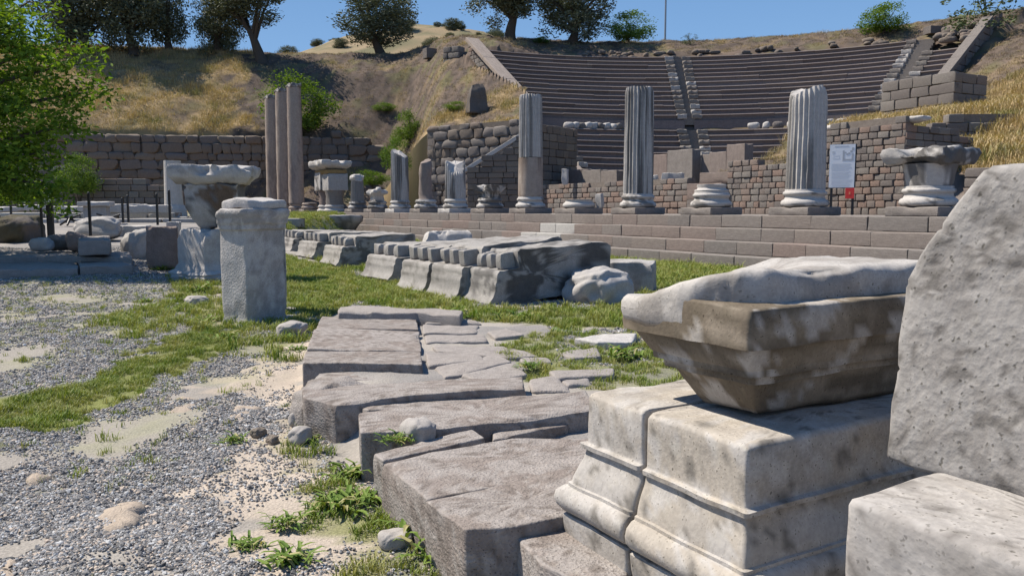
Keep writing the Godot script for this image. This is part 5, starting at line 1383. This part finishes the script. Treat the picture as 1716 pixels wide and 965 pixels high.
# ---------- plants ----------
func leaves_into(mb: MB, c: Vector3, r: Vector3, n: int, size: float, ca: Color, cb: Color) -> void:
	for k in n:
		var d := Vector3(rng.randfn(), rng.randfn(), rng.randfn()) * 0.5
		if d.length() > 1.15:
			d = d.normalized() * 1.15
		var p := c + d * r
		var a := Vector3(rng.randfn(), rng.randfn() * 0.6, rng.randfn()).normalized()
		var b := a.cross(Vector3(rng.randfn(), rng.randfn(), rng.randfn())).normalized()
		var l := size * rng.randf_range(0.7, 1.3)
		var col := ca.lerp(cb, rng.randf())
		var nn := a.cross(b)
		var i0 := mb.vert(p - a * l * 0.5, col)
		var i1 := mb.vert(p + b * l * 0.22 + nn * l * 0.06, col)
		var i2 := mb.vert(p + a * l * 0.5, col)
		var i3 := mb.vert(p - b * l * 0.22 + nn * l * 0.06, col)
		mb.quad(i0, i1, i2, i3)

# crown: list of clumps in an ellipsoid; returns centres
func crown_mesh(sd: int, r: Vector3, clumps: int, per: int, cr: float, leaf: float, ca: Color, cb: Color, centres: Array, low := -0.75) -> ArrayMesh:
	rng.seed = sd
	var mb := MB.new()
	for k in clumps:
		var d := Vector3(rng.randfn(), rng.randfn(), rng.randfn()).normalized() * pow(rng.randf(), 0.4)
		d.y = maxf(d.y, low)
		var c := d * r * (1.0 + 0.25 * n3(d * 2.0 + Vector3(sd, 0, 0)))
		centres.append(c)
		var s := rng.randf_range(0.7, 1.25) * cr
		leaves_into(mb, c, Vector3(s, s * 0.72, s), per, leaf, ca, cb)
	return mb.commit(true)

func trunk_mesh(h: float, r: float, lean: Vector3, centres: Array, crown_at: Vector3, limbs: int, sd: int) -> ArrayMesh:
	rng.seed = sd
	var mb := MB.new()
	var pts := []
	var rad := []
	for k in 7:
		var f := k / 6.0
		pts.append(lean * f * f + Vector3(0.12 * sin(f * 5.0 + sd), h * f - 0.3, 0.12 * cos(f * 4.0 + sd)))
		rad.append(r * (1.35 - 0.75 * f) * (1.35 if k == 0 else 1.0))
	mb.tube(pts, rad, 9)
	for k in limbs:
		var c: Vector3 = crown_at + centres[k * maxi(1, centres.size() / limbs) % centres.size()]
		var s: Vector3 = pts[6 - k % 3]
		var m := s.lerp(c, 0.5) + Vector3(0, 0.12 * s.distance_to(c), 0)
		mb.tube([s, m, c], [r * 0.45, r * 0.26, r * 0.06], 6)
	return mb.commit()

func tree(called: String, label: String, at: Vector3, h: float, r: float, lean: Vector3, crown_at: Vector3, proto: Dictionary, scale: Vector3, turn: float, cat := "tree", group := "") -> void:
	var t := thing(called, label, cat, at, 0.0, group)
	var sc: Array = []
	for c in proto.centres:
		sc.append(Basis.from_euler(Vector3(0, turn, 0)) * (c * scale))
	part("trunk", trunk_mesh(h, r, lean, sc, crown_at, 9, int(turn * 10) + 3), M.bark, t)
	part("crown", proto.mesh, proto.mat, t, Transform3D(Basis.from_euler(Vector3(0, turn, 0)) * Basis.from_scale(scale), crown_at))

func make_trees() -> void:
	var protos := []
	for k in 3:
		var cs := []
		var me := crown_mesh(100 + k, Vector3(1, 1, 1), 90, 130, 0.29, 0.085, Color(0.075, 0.088, 0.05), Color(0.17, 0.185, 0.125), cs)
		protos.append({"mesh": me, "centres": cs, "mat": M.olive})
	var cb := []
	var bush := {"mesh": crown_mesh(201, Vector3(1, 0.8, 1), 70, 80, 0.28, 0.09, Color(0.07, 0.13, 0.025), Color(0.16, 0.24, 0.05), cb, -0.5), "centres": cb, "mat": M.fresh}
	var cs2 := []
	var sparse := {"mesh": crown_mesh(202, Vector3(1, 1, 1), 46, 26, 0.2, 0.1, Color(0.06, 0.08, 0.035), Color(0.14, 0.17, 0.08), cs2, -0.6), "centres": cs2, "mat": M.olive}
	# [label, base, trunk h, trunk r, lean, crown centre, proto, scale]
	var list := [
		["dark olive tree behind the bright tree at the far left of the hill", Vector3(-40.544, 16.064, -78), 2.6, 0.35, Vector3(0.3, 0, 0), Vector3(0, 4.2, 0), 0, Vector3(4.0, 4.0, 3.4)],
		["dense grey green olive tree, second from the left on the hill", Vector3(-35.448, 15.985, -77), 2.4, 0.4, Vector3(-0.3, 0, 0), Vector3(-0.2, 4.1, 0), 1, Vector3(3.9, 4.0, 3.4)],
		["olive tree with a short forked trunk left of the sky gap", Vector3(-31.733, 16.011, -76), 2.2, 0.32, Vector3(0.2, 0, 0), Vector3(-0.2, 4.2, 0), 2, Vector3(2.3, 3.6, 2.3)],
		["bushy olive reaching down to the ground right of the sky gap", Vector3(-27.459, 16.529, -77), 1.8, 0.35, Vector3(0, 0, 0), Vector3(0, 2.8, 0), 0, Vector3(2.5, 3.2, 2.4)],
		["olive tree with a bare leaning trunk standing free on the ridge", Vector3(-22.54, 15.785, -74), 3.2, 0.42, Vector3(-1.1, 0, 0), Vector3(-1.4, 5.2, 0), 1, Vector3(4.0, 2.4, 3.0)],
		["leaning olive tree alone in the middle of the ridge", Vector3(-12.288, 17.496, -78), 2.2, 0.42, Vector3(-1.2, 0, 0), Vector3(-0.7, 3.7, 0), 2, Vector3(4.2, 2.7, 3.0)],
		["olive tree with a stout dark trunk above the theatre's left wedge", Vector3(-0.052, 16.566, -72), 3.0, 0.42, Vector3(0.2, 0, 0), Vector3(-0.4, 4.4, 0), 0, Vector3(4.4, 2.7, 3.4)],
		["dense dark tree with foliage down to the ground above the theatre", Vector3(5.484, 16.776, -73), 1.6, 0.4, Vector3(0, 0, 0), Vector3(0, 2.9, 0), 1, Vector3(3.3, 3.1, 2.9)]]
	for k in list.size():
		var l: Array = list[k]
		tree("olive_tree", l[0], on_hill(l[1]), l[2], l[3], l[4], l[5], protos[l[6]], l[7], k * 1.3 + 0.4, "tree", "olive trees on the ridge")
	tree("leafy_shrub", "yellow green loose shrub right of the dense dark tree above the theatre", on_hill(Vector3(10.231, 16.673, -73)), 1.0, 0.1, Vector3(0.2, 0, 0), Vector3(0.1, 1.4, 0), bush, Vector3(2.3, 1.7, 1.8), 0.3, "shrub")
	tree("leafy_shrub", "low bright green shrub on the skyline above the right wedge", on_hill(Vector3(32.245, 16.566, -72)), 0.8, 0.1, Vector3(0.2, 0, 0), Vector3(0.1, 1.1, 0), bush, Vector3(3.4, 1.5, 1.8), 1.3, "shrub")
	tree("thin_tree", "thin leaved small tree on the skyline at the far right", on_hill(Vector3(40.047, 16.146, -70)), 1.2, 0.1, Vector3(0.1, 0, 0), Vector3(0, 1.9, 0), sparse, Vector3(3.3, 2.5, 2.4), 2.0)
	tree("skyline_sapling", "tiny sapling on the skyline right of the grey pole", on_hill(Vector3(15.447, 16.566, -72)), 0.4, 0.05, Vector3(0, 0, 0), Vector3(0, 0.5, 0), sparse, Vector3(0.8, 0.6, 0.6), 2.5, "shrub")
	tree("fig_bush", "big dark green bush behind the three standing columns", on_hill(Vector3(-15.718, 6.126, -60)), 1.4, 0.2, Vector3(0.2, 0, 0), Vector3(0.1, 2.3, 0), bush, Vector3(3.0, 2.9, 2.4), 4.0, "shrub")
	tree("hanging_shrub", "bright green shrub hanging over the corner of the retaining wall", on_hill(Vector3(-6.02, 5.623, -49)), 0.7, 0.1, Vector3(-0.2, 0, 0), Vector3(-0.3, 0.7, 0), bush, Vector3(1.5, 1.6, 1.2), 5.0, "shrub")
	tree("hanging_shrub", "narrow green shrub trailing down the gully edge", Vector3(-6.753, 4.464, -47.5) - Vector3(0, 0.6, 0), 0.7, 0.1, Vector3(-0.1, 0, 0), Vector3(0, 0.7, 0), bush, Vector3(0.9, 1.3, 0.9), 2.2, "shrub")
	tree("low_shrub", "small green shrub on the mound right of the gully", on_hill(Vector3(-8.384, 7.797, -54)), 0.3, 0.06, Vector3(0, 0, 0), Vector3(0, 0.4, 0), bush, Vector3(1.0, 0.5, 0.8), 3.2, "shrub")
	tree("low_shrub", "green clump in front of the gully behind the small column stump", Vector3(-8.668, 3.351, -50) - Vector3(0, 0.5, 0), 0.4, 0.06, Vector3(0, 0, 0), Vector3(0, 0.5, 0), bush, Vector3(1.3, 0.6, 0.9), 3.9, "shrub")
	tree("low_shrub", "small green clump above the top row of the left seat wedge", on_hill(Vector3(2.386, 14.655, -66)), 0.2, 0.05, Vector3(0, 0, 0), Vector3(0, 0.25, 0), bush, Vector3(1.1, 0.4, 0.7), 1.9, "shrub")
	tree("low_shrub", "small green clump beside the jagged standing rock", on_hill(Vector3(-3.524, 7.748, -52)), 0.2, 0.05, Vector3(0, 0, 0), Vector3(0, 0.25, 0), bush, Vector3(1.0, 0.45, 0.7), 0.9, "shrub")
	# scrub on the far hill
	rng.seed = 55
	for k in 52:
		var x := rng.randf_range(-72.0, 8.0)
		var j := rng.randf_range(2.0, 30.0)
		var d := 95.0 + j * 3.5
		var ridge := table(x, [[-190, 8.0], [-110, 14.0], [-75, 23.0], [-55, 33.0], [-38, 41.0], [-20, 44.0], [-5, 42.0], [10, 33.0], [40, 20.0], [130, 14.0]])
		var h := lerpf(13.0, ridge, smoothstep(0.0, 0.75, j / 39.0)) + 1.2 * nz.get_noise_2d(x * 0.25, d * 0.25)
		var s := rng.randf_range(0.6, 2.3)
		var o := solo("hill_scrub", protos[k % 3].mesh, M.olive, "small dark green scrub bush dotted over the far hill", "shrub", Vector3(x, h + s * 0.4, -d), k, "scrub on the far hill")
		o.scale = Vector3(s, s * 0.7, s)
	# bright tree whose boughs come in from the left
	rng.seed = 71
	var bt := thing("bright_tree", "bright green broadleaf tree reaching in from the left edge", "tree", Vector3(-11.7, 0.3, -16.7), 0.0)
	bt.scale = Vector3.ONE * 0.87
	var mb := MB.new()
	var boughs := MB.new()
	boughs.tube([Vector3(0, -0.3, 0), Vector3(0.1, 1.2, 0.1), Vector3(-0.1, 2.6, 0), Vector3(0.1, 4.2, 0.1)], [0.38, 0.28, 0.24, 0.18], 10)
	var tips := []
	for k in 44:
		var a := rng.randf() * TAU
		var rr := rng.randf_range(1.2, 3.4)
		var tip := Vector3(cos(a) * rr * 1.08, rng.randf_range(1.5, 7.2), sin(a) * rr)
		if tip.y > 5.0:
			tip *= Vector3(0.75, 1, 0.75)
		tips.append(tip)
	for q in [Vector3(3.9, 4.0, 0.6), Vector3(3.6, 3.2, 1.0), Vector3(3.2, 5.0, 0.4), Vector3(2.8, 2.6, 0.9), Vector3(3.0, 1.9, 1.2), Vector3(2.4, 6.1, 0.2), Vector3(3.4, 4.5, 0.9), Vector3(2.2, 3.6, 1.2), Vector3(2.6, 5.5, 0.8), Vector3(1.9, 2.2, 1.4)]:
		tips.append(q)
	for tip in tips:
		var s := Vector3(0, clampf(tip.y - 1.2, 1.6, 4.0), 0)
		var m: Vector3 = s.lerp(tip, 0.55) + Vector3(0, 0.3, 0)
		boughs.tube([s, m, tip], [0.09, 0.05, 0.015], 5)
		for j in 13:
			var c: Vector3 = m.lerp(tip, rng.randf_range(0.2, 1.1)) + Vector3(rng.randfn(), rng.randfn() * 0.7, rng.randfn()) * 0.34
			leaves_into(mb, c, Vector3(0.42, 0.28, 0.42), 46, 0.15, Color(0.06, 0.12, 0.016), Color(0.22, 0.33, 0.045))
	part("trunk", boughs.commit(), M.bark, bt)
	part("crown", mb.commit(true), M.fresh, bt)
	var vs := Vector3(-24.439, 3.449, -45.6)
	tree("low_shrub", "bright green bush growing against the front of the ruined wall", Vector3(vs.x, 1.2, vs.z), 1.0, 0.06, Vector3(0.1, 0, 0), Vector3(0.1, 2.1, 0), bush, Vector3(1.3, 1.5, 0.9), 2.9, "shrub")

# tuft: a handful of bent blades
func tuft_mesh(sd: int, blades: int, h: float, spread_: float, wide: float) -> ArrayMesh:
	rng.seed = sd
	var mb := MB.new()
	for k in blades:
		var a := rng.randf() * TAU
		var d := Vector3(cos(a), 0, sin(a))
		var p := Vector3(rng.randfn(), 0, rng.randfn()) * spread_ * 0.4
		var l := h * rng.randf_range(0.5, 1.1)
		var out := rng.randf_range(0.2, 0.8) * l
		var s := Vector3(-d.z, 0, d.x) * wide
		var c := Color.WHITE * rng.randf_range(0.75, 1.15)
		var i0 := mb.vert(p - s, c)
		var i1 := mb.vert(p + s, c)
		var m := p + d * out * 0.35 + Vector3(0, l * 0.6, 0)
		var i2 := mb.vert(m - s * 0.7, c)
		var i3 := mb.vert(m + s * 0.7, c)
		var i4 := mb.vert(p + d * out + Vector3(0, l * 0.85, 0), c)
		mb.quad(i0, i2, i3, i1)
		mb.tri(i2, i4, i3)
	return mb.commit(true)

func rosette(sd: int, n: int, l: float) -> ArrayMesh:
	rng.seed = sd
	var mb := MB.new()
	for k in n:
		var a := rng.randf() * TAU
		var d := Vector3(cos(a), 0, sin(a))
		var s := Vector3(-d.z, 0, d.x)
		var ll := l * rng.randf_range(0.5, 1.1)
		var up := rng.randf_range(0.2, 1.1)
		var base := Vector3(rng.randfn(), 0, rng.randfn()) * l * 0.42
		var c := Color(0.09, 0.16, 0.03).lerp(Color(0.2, 0.27, 0.06), rng.randf()).lerp(Color(0.45, 0.38, 0.2), 0.7 if rng.randf() < 0.12 else 0.0)
		var w := ll * rng.randf_range(0.05, 0.1)
		var pr := [base, base + d * ll * 0.35 + Vector3(0, ll * up * 0.5, 0), base + d * ll * 0.75 + Vector3(0, ll * up * 0.62, 0), base + d * ll + Vector3(0, ll * up * 0.5, 0)]
		var ws := [w * 0.3, w, w * 0.8, 0.0]
		var prev := []
		for j in 4:
			var cur := [mb.vert(pr[j] - s * ws[j] + Vector3(0, ws[j] * 0.3, 0), c), mb.vert(pr[j], c), mb.vert(pr[j] + s * ws[j] + Vector3(0, ws[j] * 0.3, 0), c)]
			if j > 0:
				mb.quad(prev[0], cur[0], cur[1], prev[1])
				mb.quad(prev[1], cur[1], cur[2], prev[2])
			prev = cur
	return mb.commit(true)

func make_grass() -> void:
	var tufts := [tuft_mesh(1, 9, 0.075, 0.05, 0.0028), tuft_mesh(2, 9, 0.06, 0.06, 0.003)]
	var xf := [[], []]
	var cl := [PackedColorArray(), PackedColorArray()]
	rng.seed = 5
	for l in lawns:
		var poly: PackedVector2Array = l[0]
		var lo := Vector2(1e9, 1e9)
		var hi := -lo
		for p in poly:
			lo = lo.min(p)
			hi = hi.max(p)
		lo -= Vector2(0.4, 0.4)
		hi += Vector2(0.4, 0.4)
		lo = lo.max(Vector2(-16, -40))
		var area := (hi.x - lo.x) * (hi.y - lo.y)
		var far := -(lo.y + hi.y) / 2
		var dens: float = (1500.0 if far < 8.0 else (650.0 if far < 16.0 else 330.0)) * l[1]
		for k in mini(int(area * dens), 70000):
			var x := rng.randf_range(lo.x, hi.x)
			var z := rng.randf_range(lo.y, hi.y)
			var v := lawn_at(x, z)
			if v < l[1] - 0.01 or v > l[1] + 0.01:
				continue
			var patch := nf.get_noise_2d(x * 9.0, z * 9.0)
			if patch < -0.12 + 0.3 * (1.0 - l[1]) - 0.15 * l[1]:
				continue
			var s := rng.randf_range(0.55, 1.15) * (1.05 if far < 8.0 else (1.8 if far < 16.0 else 2.6)) * (0.8 + 0.8 * clampf(patch, 0.0, 1.0)) * (0.55 if l[1] < 0.3 else 1.0)
			var b := Basis.from_euler(Vector3(0, rng.randf() * TAU, 0)) * Basis.from_scale(Vector3(s, s * rng.randf_range(0.7, 1.2), s))
			var i := k % 2
			xf[i].append(Transform3D(b, Vector3(x, gy(x, z) - 0.006, z)))
			var g := Color(0.11, 0.18, 0.035).lerp(Color(0.26, 0.33, 0.065), rng.randf()).lerp(Color(0.42, 0.38, 0.16), clampf(rng.randf() * 0.65 + 0.6 * nf.get_noise_2d(x * 5.0, z * 5.0 + 30.0), 0.0, 0.85))
			cl[i].append(g)
	print("tufts ", xf[0].size() * 2)
	stuff("lawn_grass", tufts[0], M.blade, xf[0], cl[0], "short green grass growing in patches through the gravel and paving", "grass")
	stuff("meadow_grass", tufts[1], M.blade, xf[1], cl[1], "short green and yellowing grass mixed through the same patches", "grass")
	# dry straw on slopes
	var straw := tuft_mesh(9, 11, 0.42, 0.4, 0.012)
	var sx := []
	var sc := PackedColorArray()
	for k in 190000:
		var d := rng.randf_range(20.0, 82.0)
		var x := rng.randf_range(-0.66, 0.66) * d
		var q := (x - 6.42) * 0.861 + (d - 19.6) * 0.509
		if q < 7.4 and d < 55.0:
			continue
		var h := gy(x, -d)
		if h < 2.3:
			continue
		var rho := Vector2(x - TC.x, d - 37.49).length()
		var phi := atan2(x - TC.x, d - 37.49) / DEG
		if phi > -30.0 and phi < 50.0 and rho < 31.5:
			continue
		var st := straw_at(x, d)
		if rng.randf() > st * 0.6 + 0.05:
			if rng.randf() < 0.5:
				var z := rng.randf_range(0.25, 0.6)
				sx.append(Transform3D(Basis.from_euler(Vector3(0, rng.randf() * TAU, 0)) * Basis.from_scale(Vector3(z * 1.3, z * 0.6, z * 1.3)), Vector3(x, h - 0.03, -d)))
				sc.append(Color(0.12, 0.095, 0.08).lerp(Color(0.28, 0.215, 0.15), rng.randf()))
			continue
		var s := rng.randf_range(0.5, 1.2) * (0.55 + 0.6 * st)
		sx.append(Transform3D(Basis.from_euler(Vector3(0, rng.randf() * TAU, 0)) * Basis.from_scale(Vector3(s, s, s)), Vector3(x, h - 0.03, -d)))
		sc.append(Color(0.4, 0.29, 0.15).lerp(Color(0.56, 0.44, 0.25), rng.randf()).lerp(Color(0.2, 0.22, 0.08), clampf(nf.get_noise_2d(x * 1.5, d * 1.5) * 1.6 - 0.15, 0.0, 0.8)))
	print("straw ", sx.size())
	stuff("dry_grass", straw, M.straw, sx, sc, "dry straw coloured grass covering the slopes and terraces", "grass")
	# weeds one can pick out
	var ros := [rosette(1, 70, 0.15), rosette(2, 80, 0.12), rosette(3, 90, 0.11)]
	var wd := [
		[Vector3(-0.583, 0.24, -4.132), 0.7, "green weed growing in the gap under the longest slab"],
		[Vector3(-0.871, 0, -4.27), 1.2, "leafy weed clump below the corner of the wide pitted slab"],
		[Vector3(-0.872, 0, -3.827), 1.3, "weed clump in the middle of the strip left of the near slabs"],
		[Vector3(-0.733, 0, -3.868), 1.1, "dark weed tight against the wide pitted slab"],
		[Vector3(-0.416, 0, -3.433), 1.3, "tall leafy weed beside the pale pebble at the foot of the near slabs"],
		[Vector3(-0.282, 0, -3.249), 1.4, "bright leafy weed under the deep dark front of the nearest slab"],
		[Vector3(-1.269, 0, -4.952), 0.8, "weed beside the two rounded stones at the raised slab"],
		[Vector3(-1.748, 0, -4.926), 0.8, "round green weed alone on the gravel left of the slabs"],
		[Vector3(-1.048, 0, -3.602), 0.9, "spreading weed left of the weed strip on the sand"],
		[Vector3(-1.14, 0, -3.351), 0.6, "small weed on the sand near the bottom edge"],
		[Vector3(-0.904, 0, -3.192), 1.0, "weed patch at the bottom edge on the sand"],
		[Vector3(0.128, 0.2, -6.307), 1.0, "round green plant growing between the flagstones"],
		[Vector3(0.491, 0.18, -8.197), 0.9, "upright leafy plant beyond the flagstones before the white slab"],
		[Vector3(0.962, 0.18, -6.855), 1.5, "thick green clump under the tip of the upturned cornice"],
		[Vector3(-3.765, 0.04, -9.819), 2.0, "tall green weed at the left foot of the tall stele"],
		[Vector3(-3.131, 0.02, -8.6), 1.5, "spreading weed in front of the tall stele"],
		[Vector3(-5.14, 0.1, -13.199), 2.2, "green bush between the white pedestal and the tall stele"],
		[Vector3(-5.435, 0.08, -11.834), 1.4, "dark green weed on the gravel left of the stele"],
		[Vector3(-4.585, 0.06, -10.814), 1.0, "low weed mat near the flat grey stone by the stele"],
		[Vector3(-2.418, 0.03, -8.539), 1.3, "dark weed in the shadow right of the stele"],
		[Vector3(-2.146, 0.03, -7.993), 1.2, "dark weed beside the corner of the third kerb slab"],
		[Vector3(-0.664, 0.15, -9.554), 1.7, "grassy clump at the right end of the upright kerb stone"],
		[Vector3(2.281, 0.12, -13.498), 1.7, "dark ivy clump on the right end of the squared grey block"],
		[Vector3(-7.065, 0.25, -16.235), 1.8, "weed at the foot of the brown upright slab"],
		[Vector3(0.084, 0.14, -9.368), 1.6, "shaded weeds under the nearest fallen cornice"],
		[O + U * 0.2 + BK * 0.3 + Vector3(0, 1.32, 0), 1.5, "green tuft on the stoa floor beside the bare ringed base"]]
	for k in wd.size():
		var o := solo("weed_plant", ros[k % 3], M.blade, wd[k][2], "plant", wd[k][0], k * 1.3, "weeds around the stones")
		o.scale = Vector3.ONE * wd[k][1] * 0.9

func make_gravel() -> void:
	rng.seed = 99
	var meshes := []
	for k in 3:
		var mb := MB.new()
		var t := (1.0 + sqrt(5.0)) / 2.0
		for p in [[-1, t, 0], [1, t, 0], [-1, -t, 0], [1, -t, 0], [0, -1, t], [0, 1, t], [0, -1, -t], [0, 1, -t], [t, 0, -1], [t, 0, 1], [-t, 0, -1], [-t, 0, 1]]:
			var v := Vector3(p[0], p[1], p[2]).normalized() * rng.randf_range(0.6, 1.25) * 0.5
			mb.vert(v * Vector3(1, 0.62, 0.8))
		for f in [[0, 11, 5], [0, 5, 1], [0, 1, 7], [0, 7, 10], [0, 10, 11], [1, 5, 9], [5, 11, 4], [11, 10, 2], [10, 7, 6], [7, 1, 8], [3, 9, 4], [3, 4, 2], [3, 2, 6], [3, 6, 8], [3, 8, 9], [4, 9, 5], [2, 4, 11], [6, 2, 10], [8, 6, 7], [9, 8, 1]]:
			mb.tri(f[0], f[1], f[2])
		meshes.append(mb.commit(true, true))
	var xs := [[], [], []]
	var cs := [PackedColorArray(), PackedColorArray(), PackedColorArray()]
	for k in 850000:
		# denser near the camera
		var d := 2.9 * pow(20.0 / 2.9, rng.randf())
		var x := rng.randf_range(-0.68, 0.4) * d
		if x > kerb_x(d) - 0.08 and d < 10.5 and not (x > 0.4 and d > 6.5):
			continue
		var q := (x - 6.42) * 0.861 + (d - 19.6) * 0.509
		if q > -2.2:
			continue
		var sand := sand_at(x, -d)
		if sand and rng.randf() > 0.13:
			continue
		var l := lawn_at(x, -d)
		if l > 0.0 and rng.randf() < 0.35 + l * 0.75:
			continue
		var bare := nz.get_noise_2d(x * 2.0 + 7.0, -d * 2.0)
		if bare > 0.16 and rng.randf() < smoothstep(0.16, 0.4, bare):
			continue
		var s := rng.randf_range(0.006, 0.0185) * (1.0 + 0.055 * d)
		if rng.randf() < 0.04:
			s *= 1.7
		var b := Basis.from_euler(Vector3(rng.randf() * 0.9, rng.randf() * TAU, rng.randf() * 0.9)) * Basis.from_scale(Vector3(s, s, s))
		var i := k % 3
		xs[i].append(Transform3D(b, Vector3(x, gy(x, -d) + s * 0.12, -d)))
		var g := rng.randf()
		var c := Color(0.185, 0.18, 0.178) * (0.4 + 0.95 * rng.randf())
		if g < 0.2:
			c = Color(0.42, 0.42, 0.42) * (0.7 + 0.45 * rng.randf())
		elif g < 0.34:
			c = Color(0.45, 0.37, 0.3)
		cs[i].append(c)
	print("gravel ", xs[0].size() * 3)
	for i in 3:
		stuff("gravel", meshes[i], M.pebble, xs[i], cs[i], ["grey and white crushed gravel spread over the path", "mid grey crushed gravel mixed over the path", "pale crushed gravel mixed over the path"][i], "gravel")

func _ready() -> void:
	# camera, sky, sun, exposure
	var cam := Camera3D.new()
	cam.name = "camera"
	add_child(cam)
	cam.position = Vector3(0, 1.45, 0)
	cam.rotation.x = -5.5214 * DEG
	cam.fov = 39.335
	cam.near = 0.05
	cam.far = 1500.0
	cam.current = true
	var env := Environment.new()
	var sky := Sky.new()
	var sm := ProceduralSkyMaterial.new()
	sm.sky_top_color = Color(0.24, 0.4, 0.6)
	sm.sky_horizon_color = Color(0.54, 0.68, 0.82)
	sm.sky_curve = 0.18
	sm.sky_energy_multiplier = 1.0
	sm.ground_horizon_color = Color(0.5, 0.47, 0.42)
	sm.ground_bottom_color = Color(0.3, 0.27, 0.23)
	sm.sun_angle_max = 1.0
	sky.sky_material = sm
	env.background_mode = Environment.BG_SKY
	env.sky = sky
	env.tonemap_mode = Environment.TONE_MAPPER_LINEAR
	env.tonemap_exposure = 1.55
	env.sdfgi_enabled = true
	env.ssao_enabled = true
	env.ssil_enabled = true
	var we := WorldEnvironment.new()
	we.name = "environment"
	we.environment = env
	add_child(we)
	var sun := DirectionalLight3D.new()
	sun.name = "sun"
	sun.light_energy = 1.6
	sun.light_angular_distance = 0.5
	sun.light_color = Color(1.0, 0.965, 0.91)
	sun.shadow_enabled = true
	add_child(sun)
	var el := 54.0 * DEG
	var to_sun := Vector3(-0.945 * cos(el), sin(el), -0.327 * cos(el))
	sun.look_at_from_position(to_sun * 50.0, Vector3.ZERO)

	make_materials()
	for k in 4:
		steps_mesh.append(brick(30 + k, 0.06, 0.014, 0.006))
	print("materials ", Time.get_ticks_msec())
	make_ground()
	print("ground ", Time.get_ticks_msec())
	make_stoa()
	make_theatre()
	make_walls()
	print("structures ", Time.get_ticks_msec())
	make_foreground()
	make_cornices()
	make_left()
	make_signs()
	print("stones ", Time.get_ticks_msec())
	make_trees()
	make_grass()
	make_gravel()
	print("plants ", Time.get_ticks_msec())
